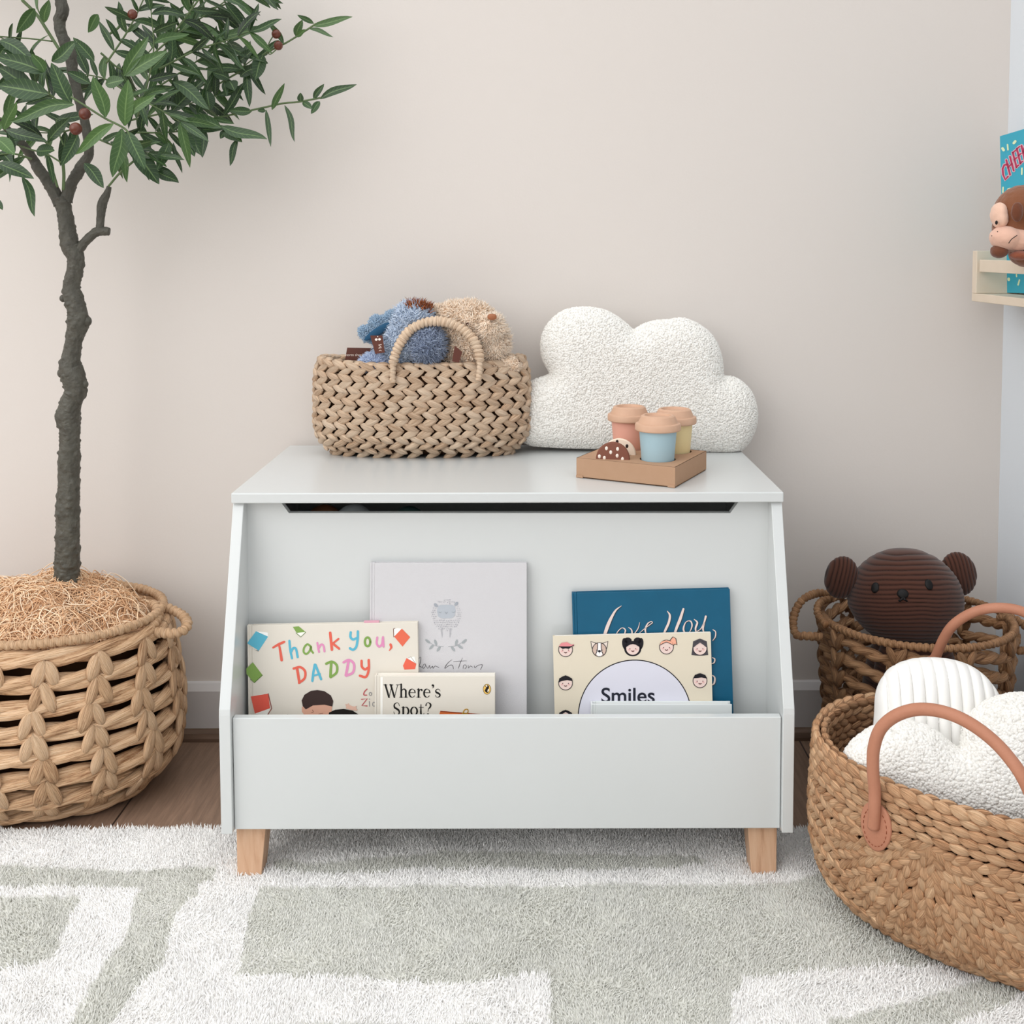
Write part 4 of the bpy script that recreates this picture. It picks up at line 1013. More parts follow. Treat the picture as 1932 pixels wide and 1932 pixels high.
# ================================================================== CLOUD CUSHIONS
M['boucle'] = tinted('boucle', [(0, 'D6D2CB'), (0.4, 'E8E5DF'), (1, 'F2F0EB')], rough=0.95, sheen=0.2, spec=0.1)
def inflate(outline, O, N, T, nr=60, na=260, pfun=None, centre=None, k=0.045):
    """pillow from a closed outline in a plane: returns front/back sheets"""
    N = norm(N); U = norm(np.cross([0, 0, 1.0], N)); U = -U if U[0] < 0 else U; V = np.cross(N, U); V = V if V[2] > 0 else -V
    P = spline(np.array(outline), na, closed=True)
    c = np.mean(P, 0) if centre is None else np.asarray(centre)
    r = np.linspace(0, 1, nr) ** 0.75
    G = c + r[:, None, None] * (P - c)[None]
    seg = np.linalg.norm(np.roll(P, -1, 0) - P, axis=1)
    Gf = G.reshape(-1, 3); d = np.empty(len(Gf))
    for i in range(0, len(Gf), 4000):
        D = np.linalg.norm(Gf[i:i + 4000, None] - P[None], axis=2) + 1e-4
        d[i:i + 4000] = (np.sum(seg / D ** 3.5, 1) / 2.0) ** (-1 / 2.5)
    d = d.reshape(nr, na); d[-1] = 0
    t = T * np.sqrt(np.clip(1 - (1 - np.clip(d / k, 0, 1)) ** 2, 0, 1)) * (1 + 0 * d)
    t[-1] = 0
    return G, t, N, U, V
def sheet_faces(nr, na, flip=False):
    idx = np.arange(nr * na).reshape(nr, na)
    F = np.stack([idx[:-1], idx[1:], np.roll(idx[1:], -1, 1), np.roll(idx[:-1], -1, 1)], -1).reshape(-1, 4)
    return F[:, ::-1] if flip else F
ICO = None
def nubs(mb, P, Nn, R, tint):
    """tiny looped knots of the boucle: squashed low spheres"""
    a = np.arange(5) / 5 * 2 * math.pi
    base = np.concatenate([[[0, 0, 1]], np.c_[0.8 * np.cos(a), 0.8 * np.sin(a), np.full(5, .55)], np.c_[np.cos(a + .6), np.sin(a + .6), np.full(5, -.2)]])
    F3 = [(0, 1 + i, 1 + (i + 1) % 5) for i in range(5)] + [(1 + i, 6 + i, 1 + (i + 1) % 5) for i in range(5)] + [(1 + (i + 1) % 5, 6 + i, 6 + (i + 1) % 5) for i in range(5)]
    F3 = np.array(F3); m = len(P)
    a_ = norm(np.cross(Nn, RNG.normal(size=(m, 3)))); b_ = np.cross(Nn, a_)
    R = np.broadcast_to(R, (m,))[:, None, None]; el = RNG.uniform(0.75, 1.6, (m, 1, 1))
    V = P[:, None] + R * (base[None, :, 0, None] * a_[:, None] * el + base[None, :, 1, None] * b_[:, None] + base[None, :, 2, None] * Nn[:, None] * 0.8)
    mb.add(V.reshape(-1, 3), (F3[None] + (np.arange(m) * 11)[:, None, None]).reshape(-1, 3), tint=np.repeat(tint, 11))
def boucle_cushion(name, label, outline, O, N, T, count, k=0.05, centre=None, R=0.0018, zmin=None, rootloc=None, mb_name='cover'):
    G, t, Nn, U, V = inflate(outline, O, N, T, k=k, centre=centre)
    nr, na = t.shape
    A = G + Nn * t[..., None]; B = G - Nn * t[..., None]
    mb = MB(); ff = sheet_faces(nr, na)
    AV, BV = A.reshape(-1, 3), B.reshape(-1, 3)
    if zmin is not None: AV[:, 2] = np.maximum(AV[:, 2], zmin); BV[:, 2] = np.maximum(BV[:, 2], zmin)
    mb.add(AV, ff, tint=0.35); mb.add(BV, ff[:, ::-1], tint=0.35)
    for X, F, c in ((AV, ff, count), (BV, ff[:, ::-1], count // 4)):
        fn = np.cross(X[F[:, 2]] - X[F[:, 0]], X[F[:, 3]] - X[F[:, 1]]); vn = np.zeros_like(X)
        for j in range(4): np.add.at(vn, F[:, j], fn)
        vn = norm(vn); s = 1 if (vn[:na * 20] @ Nn).mean() * (1 if c == count else -1) > 0 else -1; vn = vn * s
        P, Q, _ = facesample(X, F, vn, c)
        nubs(mb, P + Q * 0.0004, Q, RNG.uniform(0.7, 1.25, c) * R, RNG.uniform(0.2, 1.0, c))
    root = mb.build(name, M['boucle'])
    tag(root, label, 'cushion')
    return root
def cp(ox, oy, k, L): return [(ox + x / k, oy + y / k) for x, y in L]
PO = np.array([0, 1.912, 0.7]); PN = np.array([0, -1.0, 0])
ol = cp(960, 540, 3.578, [(60, 980), (55, 850), (95, 710), (160, 640), (255, 603), (272, 575), (228, 490), (216, 370), (258, 262), (340, 182), (430, 148), (540, 143), (640, 160), (730, 205), (800, 260), (842, 292), (900, 262), (980, 235), (1080, 226), (1150, 216), (1220, 228), (1310, 275), (1380, 345), (1425, 440), (1443, 540), (1450, 602), (1520, 615), (1590, 660), (1650, 740), (1675, 850), (1665, 950), (1620, 1050), (1560, 1110), (1470, 1136), (1350, 1128), (1200, 1118), (900, 1105), (600, 1095), (300, 1082), (120, 1060)])
ol3 = [PPL(x, y, PO, PN) for x, y in ol]
boucle_cushion('cloud_cushion', 'cream white boucle cloud cushion standing on the toy box against the wall', ol3, PO, PN, 0.044, 26000, k=0.06, centre=PPL(1215, 740, PO, PN), zmin=LH + 0.002)

# ================================================================== TRAY, CUPS, COOKIES
M['card'] = plain('kraft_card', 'B39075', 0.8, 0.2, var='AC896D', vscale=60, bump=0.2, bscale=500)
M['beech'] = plain('beech', 'CEA98F', 0.55, 0.3, var='C29A80', vscale=50)
th_ = 0.031
q0, q1, q2 = PZ(1087.5, 901, LH)[:2], PZ(1273.5, 921, LH)[:2], PZ(1332.5, 887, LH)[:2]
q3 = q0 + (q2 - q1)
q3 = q0 + (q2 - q1) * 1.0
tray = empty('cup_tray', ((q0[0] + q2[0]) / 2, (q0[1] + q2[1]) / 2, LH), 'kraft cardboard tray with round holes standing on the toy box lid', 'tray')
# top with three round holes and one slot: build as grid in tray coordinates
eu, ev = q1 - q0, q3 - q0; lu, lv = np.linalg.norm(eu), np.linalg.norm(ev); eu, ev = eu / lu, ev / lv
def tl(p): # world xy -> tray uv
    A = np.array([eu, ev]).T; return np.linalg.solve(A, np.asarray(p)[:2] - q0)
ct = LH + th_
cups = [('blue', PZ(1241, 866, ct)), ('pink', PZ(1187, 845, ct)), ('yellow', PZ(1272, 851, ct))]
HR = 0.0275
mb = MB(); bm = bmesh.new()
outer = [q0, q1, q2, q3]
bmo = [bm.verts.new((p[0], p[1], ct)) for p in outer]; edges = [bm.edges.new((bmo[i], bmo[(i + 1) % 4])) for i in range(4)]
holes = []
for _, c in cups:
    vs = [bm.verts.new((c[0] + HR * math.cos(a), c[1] + HR * math.sin(a), ct)) for a in np.arange(28) / 28 * 2 * math.pi]; holes.append(vs)
    edges += [bm.edges.new((vs[i], vs[(i + 1) % 28])) for i in range(28)]
bmesh.ops.triangle_fill(bm, use_beauty=True, edges=edges)
bmesh.ops.recalc_face_normals(bm, faces=bm.faces)
bm.verts.index_update(); bm.verts.ensure_lookup_table()
mb.add([tuple(v.co) for v in bm.verts], [tuple(v.index for v in f.verts) for f in bm.faces]); bm.free()
W_ = 0.0012
for i in range(4):
    a, b = outer[i], outer[(i + 1) % 4]; n_ = np.array([(b - a)[1], -(b - a)[0]]); n_ = n_ / np.linalg.norm(n_); inn = -n_ * W_
    g = 0.0006
    V = [(a[0], a[1], LH + .002), (b[0], b[1], LH + .002), (b[0], b[1], ct), (a[0], a[1], ct)]; V += [(x + inn[0], y + inn[1], z) for x, y, z in V]
    mb.add(V, [(0, 1, 2, 3), (7, 6, 5, 4), (0, 4, 5, 1), (3, 2, 6, 7)])
for (a, b) in ((q0, q1),):
    for f in (0.0, 0.93):
        p = a + (b - a) * f; p2 = a + (b - a) * (f + 0.07); o_ = np.array([(b - a)[1], -(b - a)[0]]); o_ = o_ / np.linalg.norm(o_) * 0.0012
        V = [(*p, LH + .0005), (*p2, LH + .0005), (*p2, LH + .0045), (*p, LH + .0045)]; V += [(x + o_[0], y + o_[1], z) for x, y, z in V]
        mb.add(V, [(0, 1, 2, 3), (7, 6, 5, 4), (0, 4, 5, 1), (3, 2, 6, 7), (1, 5, 6, 2), (0, 3, 7, 4)])
mb.add([(*q0, LH + .0008), (*q1, LH + .0008), (*q2, LH + .0008), (*q3, LH + .0008)], [(0, 1, 2, 3)])
mb.build('box', M['card'], tray, smooth=False)
mb = MB()
for (a, b) in ((q0, q1), (q1, q2)):
    d_ = (b - a) / np.linalg.norm(b - a); o_ = np.array([d_[1], -d_[0]]) * 0.0006
    pa, pb = a + o_ + d_ * 0.006, b + o_ - d_ * 0.006
CUPC = {'blue': ('A0BAC3', 'pale blue'), 'pink': ('DDA390', 'salmon pink'), 'yellow': ('E0CB98', 'pale yellow')}
desc = {'blue': 'pale blue wooden toy coffee cup, front one in the cardboard tray', 'pink': 'salmon pink wooden toy coffee cup at the back left of the tray', 'yellow': 'pale yellow wooden toy coffee cup at the back right of the tray'}
def make_cup(key, c):
    base = c[2] - 0.022
    r_ = empty('toy_cup', (c[0], c[1], base), desc[key], 'toy cup', 'wooden toy cups in the cardboard tray')
    r0, r1, hgt = 0.0235, 0.0287, 0.069; rm = lambda h: r0 + (r1 - r0) * h / hgt
    mb = MB(); lathe(mb, [(0, 0), (r0 - .001, 0), (r0, 0.001), (rm(.035), .035), (r1, hgt - 0.001), (r1 - .003, hgt)], (c[0], c[1], base), seg=56)
    mb.build('cup_body', plain('cup_' + key, CUPC[key][0], 0.55, 0.35, bump=0.1, bscale=300), r_, autosmooth=0.6)
    mb = MB(); R = 0.0350; h0 = hgt - 0.002
    lathe(mb, [(r1 - .004, h0), (R - .001, h0), (R, h0 + .0015), (R, h0 + .0085), (R - .001, h0 + .0105), (0.0305, h0 + .0115), (0.0300, h0 + .0125), (0.0260, h0 + .0215), (0.0235, h0 + .0232), (0.0205, h0 + .0230), (0.0185, h0 + .0195), (0.001, h0 + .0190)], (c[0], c[1], base), seg=56)
    mb.build('cup_lid', M['beech'], r_, autosmooth=0.5)
for k_, c_ in cups: make_cup(k_, c_)
def cookie(name, label, px, py, r, faceC, dotC, dots, Yo, th=0.009, rim='D9B594'):
    nrm = norm(np.array([-0.16, -1, 0.10])); 
    C = PZ(px, py, ct); C = PY(px, py, C[1] + Yo)
    root = empty(name, C - [0, 0, r], label, 'toy cookie')
    mb = MB(); lathe(mb, [(0.0, 0), (r - .0015, 0), (r, -.0015), (r, -th + .0015), (r - .0015, -th), (0, -th)], C, seg=64, axis=nrm)
    mb.build('disc', plain('cookie_' + faceC, faceC, 0.6, 0.3), root, autosmooth=0.6)
    U = norm(np.cross([0, 0, 1.0], nrm)); 
    class _B: pass
    b = _B(); b.O = C; b.N = nrm; b.root = root; b.P = lambda x, y, lift=0: PPL(x, y, C, nrm) + nrm * lift
    mb = MB()
    for x, y in dots:
        p = b.P(1060 + x / 6.44, 740 + y / 6.44)
        ellip(mb, p + nrm * 0.0002, (0.0023, 0.0009, 0.0031), nu=12, nv=8)
    mb.build('chips', plain('chip_' + dotC, dotC, 0.5, 0.3), root)
    return root
cookie('toy_cookie', 'brown wooden toy cookie with white chips, half sunk in the tray', 1156, 866, 0.0258, '7A4A3A', 'F1E6DA', [(543, 682), (678, 690), (595, 730), (673, 772), (738, 812), (457, 780), (518, 797)], -0.004)
cookie('toy_cookie', 'cream wooden toy cookie with dark chips behind the brown cookie', 1168, 859, 0.0262, 'EFD9C4', '2A1A18', [(672, 602), (792, 655), (833, 785)], 0.004)

# ================================================================== SOFT TOYS
def fur_toy_part(name, ells, stops, parent, voxel=0.003, count=6000, L=0.007, R=0.0011, bend=0.9, tint=(0.1, 0.9), droop=0.0):
    V, F, NN = blob(ells, voxel)
    V = V + NN * (0.0018 * vnoise(V, 130, 3) + 0.002 * vnoise(V, 55, 9))[:, None]
    mb = MB(); mb.add(V, F, tint=0.35 + 0.2 * vnoise(V, 100, 4))
    P, Q, _ = facesample(V, F, NN, count)
    D = Q + 0.9 * np.stack([vnoise(P, 60, s) for s in (21, 22, 23)], 1) + [0, 0, -droop]
    tufts(mb, P, D, L * RNG.uniform(.6, 1.2, count), R, bend, RNG.uniform(*tint, count))
    return mb.build(name, tinted('fur_' + name, stops, rough=0.9, sheen=0.3, spec=0.1), parent)
PXM = lambda Y: Y / FPX
dn = empty('plush_toy', (PY(780, 660, 1.86)[0], 1.87, LH + 0.01), 'shaggy blue plush animal with brown tuft and hanging ear in the straw basket', 'soft toy')
YD = 1.862
E_ = lambda px, py, Y, rx, ry, rz, rot=(0, 0, 0): (PY(px, py, Y), (rx * Y / FPX, ry * Y / FPX, rz * Y / FPX), rot)
BLUE = [(0, '9DADC4'), (0.4, 'B9C8DC'), (1, 'D6E0EE')]
fur_toy_part('body', [E_(780, 612, YD, 40, 36, 42), E_(775, 640, YD, 50, 38, 45), E_(750, 670, YD + .01, 45, 34, 50), E_(775, 740, 1.885, 66, 34, 60)], BLUE, dn, count=11000, L=0.008, R=0.0014)
fur_toy_part('muzzle', [E_(806, 652, YD - 0.022, 31, 30, 33, (0, 0.3, 0)), E_(800, 645, YD - 0.01, 30, 30, 30)], [(0, '626F88'), (0.4, '8592AC'), (1, 'AEBACE')], dn, count=5000, L=0.009, R=0.0012, bend=1.2)
fur_toy_part('ear', [E_(738, 602, YD, 15, 9, 22, (0, 0.9, 0)), E_(715, 614, YD, 20, 9, 19, (0, 0.9, 0)), E_(695, 630, YD, 19, 9, 13, (0, 0.7, 0))], [(0, '7F9CB6'), (0.5, '9AB4CC'), (1, 'B9CDDF')], dn, count=3200, L=0.005)
mb = MB()
a_, b_ = PY(735, 606, YD - 0.018), PY(690, 636, YD - 0.018)
ellip(mb, (a_ + b_) / 2 + [0, 0.002, -0.004], (0.027, 0.003, 0.0065), Matrix.Rotation(math.radians(-33), 3, 'Y')); tag(mb.build('ear_lining', plain('ear_blue', '264E6C', 0.8, 0.2), dn), label='dark blue ear lining')
fur_toy_part('paw', [E_(708, 690, YD - 0.014, 31, 16, 25)], [(0, '90A3C6'), (0.5, 'B0BFDC'), (1, 'CAD5EA')], dn, count=2500, L=0.006)
# mane
P0 = np.array([PY(x, y, YD - 0.004 + rr.uniform(-.012, .012)) for x in range(768, 812, 1) for y in [578 - 0.0 + 0.10 * (x - 780) ** 2 / 10 + rr.uniform(-3, 3)]])
P0 = np.concatenate([P0] * 16) + RNG.normal(size=(len(P0) * 16, 3)) * [0.002, 0.006, 0.001]
mb = MB(); tufts(mb, P0, np.c_[RNG.normal(size=len(P0)) * .55 + 0.15, RNG.normal(size=len(P0)) * .4, np.ones(len(P0)) * .8], RNG.uniform(.008, .017, len(P0)), 0.0009, 0.5, RNG.uniform(0, 1, len(P0)))
tag(mb.build('mane', tinted('mane', [(0, '5E2F1C'), (0.5, '8C4B2C'), (1, 'B87548')], rough=0.8), dn), label='rust brown tuft')

br = empty('plush_toy', (PY(900, 660, 1.87)[0], 1.88, LH + 0.01), 'shaggy cream plush bear with brown nose leaning on the basket rim', 'soft toy')
YB = 1.872
CREAM = [(0, 'E2C3A4'), (0.4, 'F5DDC4'), (1, 'FFF1E0')]
fur_toy_part('body', [E_(885, 612, YB, 50, 38, 42), E_(905, 632, YB, 48, 38, 42), E_(884, 665, YB, 42, 34, 40), E_(915, 740, 1.888, 56, 34, 60), E_(856, 592, YB, 26, 30, 20)], CREAM, br, count=12500, L=0.0085, R=0.0014, bend=1.1)
fur_toy_part('muzzle', [E_(925, 622, YB - 0.022, 26, 26, 26), E_(932, 645, YB - 0.012, 26, 26, 32)], CREAM, br, count=5000, L=0.010, R=0.0012, droop=0.4, tint=(0.3, 1))
fur_toy_part('ear', [E_(826, 586, YB, 12, 8, 10)], CREAM, br, count=900, L=0.005)
fur_toy_part('arm', [E_(945, 690, YB - 0.016, 36, 16, 18), E_(878, 694, YB - 0.020, 34, 14, 20)], CREAM, br, count=4200, L=0.005)
mb = MB(); ellip(mb, PY(928.5, 598, YB - 0.050), (0.0078, 0.006, 0.0052), power=0.8); tag(mb.build('nose', plain('nose_brown', '9A5E3C', 0.5, 0.4), br), label='brown stitched nose')
mb = MB(); ellip(mb, PY(882, 612, YB - 0.038), (0.0032, 0.003, 0.0032)); mb.build('eye', plain('eye_dark', '4A2A1E', 0.2, 0.6), br)
# ribbon labels sewn to the toys
M['ribbon'] = plain('brown_ribbon', '5A2E22', 0.45, 0.4)
def flag(parent, pts, Y, name='care_label', th=0.0006):
    P = [PY(x, y, Y + (0.0 if i in (0, 3) else 0.0)) for i, (x, y) in enumerate(pts)]
    n = norm(np.cross(P[1] - P[0], P[2] - P[0])); n = n if n[1] < 0 else -n
    mb = MB(); V = [*P, *[p - n * th for p in P]]; mb.add(V, [(0, 1, 2, 3), (7, 6, 5, 4), (0, 4, 5, 1), (1, 5, 6, 2), (2, 6, 7, 3), (3, 7, 4, 0)])
    o = mb.build(name, M['ribbon'], parent, smooth=False)
    class _B: pass
    b = _B(); b.O = P[0]; b.N = n; b.root = o; b.P = lambda x, y, lift=0: PPL(x, y, P[0], n) + n * lift
    return b
def childart(b, name='lettering'):
    a = Art(b, name); return a.crop(640, 540, 5.3667)
b = flag(dn, [(655, 656), (718, 657), (716, 682), (651, 679)], 1.868)
A = childart(b); A.fn = lambda x, y: (640 + x / 5.3667, 540 + y / 5.3667)
A.font('stores always incl', 58, 706, 37, 'E6D2C6', 1, sx=0.98); o_par = b.root
A.mb.build('lettering', A.mats, dn, smooth=False)
b = flag(dn, [(698.5, 633), (721.5, 633), (726, 665), (708, 668)], 1.826)
A = childart(b); A.disc(375, 540, 14, 12, 'EFE3DA', 1); A.disc(408, 538, 14, 12, 'EFE3DA', 1); A.disc(390, 510, 5, 5, 'EFE3DA', 1)
A.ribbon([(400, 628), (428, 622)], 5, 'E6D2C6', 1, smooth=False); A.ribbon([(402, 600), (425, 612), (404, 618)], 5, 'E6D2C6', 1, smooth=False); A.ribbon([(400, 594), (428, 590)], 5, 'E6D2C6', 1, smooth=False); A.ribbon([(404, 655), (416, 648), (428, 655)], 5, 'E6D2C6', 1)
A.mb.build('lettering', A.mats, dn, smooth=False)
b = flag(br, [(858, 652), (872, 664), (866, 684), (853, 682)], 1.826)

# toys lying inside the toy box, seen through the gap under the lid
for nme, lab, px, py, Y, r, hexs in (('plush_toy', 'rust brown soft toy lying inside the toy box behind the gap', 612, 985, 1.70, 34, 'A0694B'), ('plush_toy', 'pale grey soft toy inside the toy box beside the brown one', 668, 986, 1.685, 36, 'C4CCCE'), ('plush_toy', 'small dark teal soft toy inside the toy box', 772, 984, 1.70, 30, '4A6A66')):
    mb = MB(); c = PY(px, py, Y); rad = r * Y / FPX
    V, F, NN = blob([(c, (rad * 1.05, rad, rad)), ((c[0], c[1] + 0.02, (c[2] + BAYZ) / 2), (rad * 0.75, rad * 1.2, (c[2] - BAYZ) / 2 + 0.001))], 0.005)
    mb.add(V, F); o = mb.build(nme, plain('toy_' + hexs, hexs, 0.9, 0.1, bump=0.6, bscale=400)); tag(o, lab, 'soft toy', 'soft toys inside the toy box')
# ================================================================== OLIVE TREE
M['bark'] = plain('bark', '5E5C52', 0.55, 0.4, var='37332C', vscale=70, bump=1.0, bscale=330)
tree = empty('olive_tree', (PY(127, 1150, 1.79)[0], 1.79, 0.02), 'tall artificial olive tree with thin knotty trunk and dark green leaves', 'olive tree')
TY = 1.80
def limb(pts, name, knots=(), Y=TY, seed=1, base=None):
    """pts: (px,py,radius px[,dY])"""
    P = []; R = []
    for q in pts:
        y = Y + (q[3] if len(q) > 3 else 0); P.append(PY(q[0], q[1], y)); R.append(q[2] * y / FPX)
    if base is not None: P.insert(0, np.array([P[0][0], P[0][1], base])); R.insert(0, R[0])
    P = np.array(P); n = len(P) * 34; PR = spline(np.c_[P, R], n)
    mb = MB()
    def mod(s, a):
        q = np.stack(np.broadcast_arrays(s * 45, np.cos(a) * 1.5, np.sin(a) * 1.5 + 0 * s), -1)
        q2 = np.stack(np.broadcast_arrays(s * 150, np.cos(a) * 5.5, np.sin(a) * 5.5 + 0 * s), -1)
        return 1 + 0.09 * vnoise(q, 1, seed) + 0.20 * np.maximum(vnoise(q2, 1, seed + 5) - 0.05, 0) + 0.04 * vnoise(q2 * 2.2, 1, seed + 9)
    tube(mb, PR[:, :3], PR[:, 3], ring=44, mod=mod, tint=0)
    for (x, y, r, dx) in knots:
        c = PY(x, y, Y); ellip(mb, c, (r * Y / FPX * 1.1, r * Y / FPX, r * Y / FPX * 1.2), nu=16, nv=10)
    return mb.build(name, M['bark'], tree)
limb([(126, 1115, 22.5), (127, 1060, 22), (128, 1000, 21), (129, 930, 20), (131, 860, 19), (132, 815, 18.5), (129, 785, 20.5), (134, 760, 19), (142, 735, 20), (137, 705, 20), (132, 690, 18), (136, 660, 15.5), (143, 630, 16), (147, 605, 19), (146, 588, 18), (138, 560, 16.5), (135, 540, 15), (141, 510, 14.5), (143, 485, 15.5), (133, 465, 16.5), (127, 430, 14.5), (122, 400, 13.5), (116, 372, 15)], 'trunk', knots=((163, 606, 9, 0), (159, 725, 7, 0), (113, 785, 9, 0), (117, 704, 8, 0), (154, 500, 6, 0), (119, 563, 6, 0)), base=0.06)
limb([(114, 385, 11), (100, 358, 11), (88, 338, 10.5), (72, 318, 9.5), (62, 300, 8.5), (40, 270, 7, -.02), (-10, 220, 6, -.04), (-80, 150, 5, -.05)], 'branch', seed=3)
limb([(124, 380, 11), (133, 350, 10), (145, 328, 10.5), (160, 305, 9.5), (168, 285, 8.5), (160, 230, 8), (140, 150, 9), (131, 100, 10), (116, 65, 10), (112, 40, 10), (118, 20, 11), (112, -10, 9), (90, -120, 7), (100, -260, 5)], 'branch', seed=5)
limb([(148, 470, 9), (165, 452, 8), (183, 437, 8.5), (198, 436, 8), (206, 437, 7)], 'branch', seed=6)
limb([(188, 436, 7), (190, 410, 7.5), (193, 385, 8), (202, 365, 6), (206, 352, 4)], 'branch', seed=7)

def leaf_mat():
    m, nt, b = nm('olive_leaf')
    at = N_(nt, 'ShaderNodeAttribute', attribute_name='tint'); fv = N_(nt, 'ShaderNodeAttribute', attribute_name='fv')
    cr = N_(nt, 'ShaderNodeValToRGB'); e = cr.color_ramp.elements
    e[0].color = lin('1B2B1A'); e[1].color = lin('4E6E35'); k = e.new(0.5); k.color = lin('2E4826')
    nt.links.new(at.outputs['Fac'], cr.inputs[0])
    sp = N_(nt, 'ShaderNodeSeparateXYZ'); nt.links.new(fv.outputs['Vector'], sp.inputs[0])
    ab = N_(nt, 'ShaderNodeMath', operation='ABSOLUTE'); nt.links.new(sp.outputs[0], ab.inputs[0])
    mid = N_(nt, 'ShaderNodeMapRange', i={1: 0.02, 2: 0.12, 3: 0.8, 4: 0.0}); nt.links.new(ab.outputs[0], mid.inputs[0])
    m1 = N_(nt, 'ShaderNodeMath', operation='MULTIPLY', i={1: 60.0}); nt.links.new(sp.outputs[1], m1.inputs[0])
    m2 = N_(nt, 'ShaderNodeMath', operation='MULTIPLY', i={1: 9.0}); nt.links.new(ab.outputs[0], m2.inputs[0])
    sb = N_(nt, 'ShaderNodeMath', operation='SUBTRACT'); nt.links.new(m1.outputs[0], sb.inputs[0]); nt.links.new(m2.outputs[0], sb.inputs[1])
    sn = N_(nt, 'ShaderNodeMath', operation='SINE'); nt.links.new(sb.outputs[0], sn.inputs[0])
    vn = N_(nt, 'ShaderNodeMapRange', i={1: 0.80, 2: 1.0, 3: 0.0, 4: 0.28}); nt.links.new(sn.outputs[0], vn.inputs[0])
    mx = N_(nt, 'ShaderNodeMath', operation='MAXIMUM'); nt.links.new(mid.outputs[0], mx.inputs[0]); nt.links.new(vn.outputs[0], mx.inputs[1])
    mu = N_(nt, 'ShaderNodeMath', operation='MULTIPLY', i={1: 0.75}); nt.links.new(mx.outputs[0], mu.inputs[0])
    c1_ = mixc(nt, mu.outputs[0], cr.outputs[0], lin('7F9A60'))
    ge = N_(nt, 'ShaderNodeNewGeometry')
    c2_ = mixc(nt, ge.outputs['Backfacing'], c1_, lin('64806A'))
    nt.links.new(c2_, b.inputs['Base Color']); b.inputs['Roughness'].default_value = 0.38; b.inputs['Specular IOR Level'].default_value = 0.4
    return m
M['leaf'] = leaf_mat(); M['stem'] = plain('green_stem', '64784C', 0.55, 0.4, var='4A5A38', vscale=90)
M['olive'] = plain('olive_fruit', '4E2018', 0.3, 0.5, var='6E3620', vscale=70)
LM, SM = MB(), MB()
rt = np.random.default_rng(23)
def leaf(B, D, N, L, W, droop=0.15, fold=0.25, twist=0.0, tint=0.5, n=9):
    D = norm(D); N = norm(N - D * np.dot(N, D)); S = np.cross(D, N)
    t = np.linspace(0, 1, n); w = W / 2 * np.sin(math.pi * np.clip(t * 0.93 + 0.035, 0, 1) ** 0.85) ** 0.9; w[0] = W * 0.05; w[-1] = W * 0.02
    wav = rt.uniform(-1, 1) * 0.05
    C = B + D * (L * t)[:, None] - N * (L * droop * t ** 2)[:, None] + S * (L * wav * np.sin(t * 5))[:, None] - np.array([0, 0, 1.0]) * (L * max(0, droop) * 0.6 * t ** 2)[:, None]
    V = []; fv = []
    for i in range(n):
        a = twist * t[i]; Sx = S * math.cos(a) + N * math.sin(a); Nx = N * math.cos(a) - S * math.sin(a)
        for u in (-1, -0.5, 0, 0.5, 1): V.append(C[i] + Sx * w[i] * u + Nx * abs(u) ** 1.3 * w[i] * fold); fv.append((u, t[i], 0))
    idx = np.arange(n * 5).reshape(n, 5); F = np.stack([idx[:-1, :-1], idx[:-1, 1:], idx[1:, 1:], idx[1:, :-1]], -1).reshape(-1, 4)
    LM.add(V, F, tint=tint, fv=fv)
def twig(pts, Y0, Y1, r=1.6, lf=60, every=26, wd=0.24, start=0.12, tip=True, ang=48, big=1.0, tintc=0.5, rnd=0.35):
    n = len(pts); Ys = np.linspace(Y0, Y1, n); P = np.array([PY(x, y, Yq) for (x, y), Yq in zip(pts, Ys)])
    Q = spline(P, n * 8); px = Y0 / FPX
    tube(SM, Q, np.linspace(r * px * 1.3, r * px * 0.6, len(Q)), ring=6)
    d = np.concatenate([[0], np.cumsum(np.linalg.norm(np.diff(Q, axis=0), axis=1))]); L = d[-1]; step = every * px
    T, _, _ = frames(Q); k = 0; s = L * start
    while s < L:
        i = min(np.searchsorted(d, s), len(Q) - 1)
        for side in ((1, -1) if rt.uniform() < 0.75 else (rt.choice([1, -1]),)):
            cam = norm(CAMP - Q[i]); S = norm(np.cross(T[i], cam)); a = math.radians(ang + rt.normal() * 16)
            D = T[i] * math.cos(a) + S * side * math.sin(a) + cam * rt.normal() * rnd + np.array([0, 0, -0.15])
            if Q[i][1] > 1.90 and D[1] > -0.1: D[1] = -0.15
            Nf = cam + np.array([rt.normal() * .45, 0, rt.normal() * .45 + 0.35])
            l = lf * px * rt.uniform(0.7, 1.2); leaf(Q[i], D, Nf, l, l * wd * rt.uniform(.8, 1.2), droop=rt.uniform(0.0, 0.3), twist=rt.normal() * 0.5, tint=np.clip(tintc + rt.normal() * 0.22, 0, 1), fold=rt.uniform(0.1, 0.45))
        s += step * rt.uniform(.75, 1.25)
    if tip:
        leaf(Q[-1], T[-1] + [0, -0.1, 0], norm(CAMP - Q[-1]) + [0, 0, .4], lf * px * 1.1, lf * px * wd, droop=0.05, tint=tintc)
def lf(x0, y0, x1, y1, w, Y=1.84, dY=-0.01, tint=0.5, droop=0.05, twist=0.2, nz=0.3):
    """single placed leaf from base to tip"""
    a, b = PY(x0, y0, Y), PY(x1, y1, Y + dY); D = b - a; L = np.linalg.norm(D)
    leaf(a, D + np.array([0, 0, droop * L * .6]), norm(CAMP - a) + [0, 0, nz], L, w * Y / FPX, droop=droop, twist=twist, tint=tint)
def st(pts, Y, r=1.6):
    P = np.array([PY(x, y, Y) for x, y in pts]); Q = spline(P, len(P) * 6) if len(P) > 2 else P; tube(SM, Q, r * Y / FPX, ring=6)
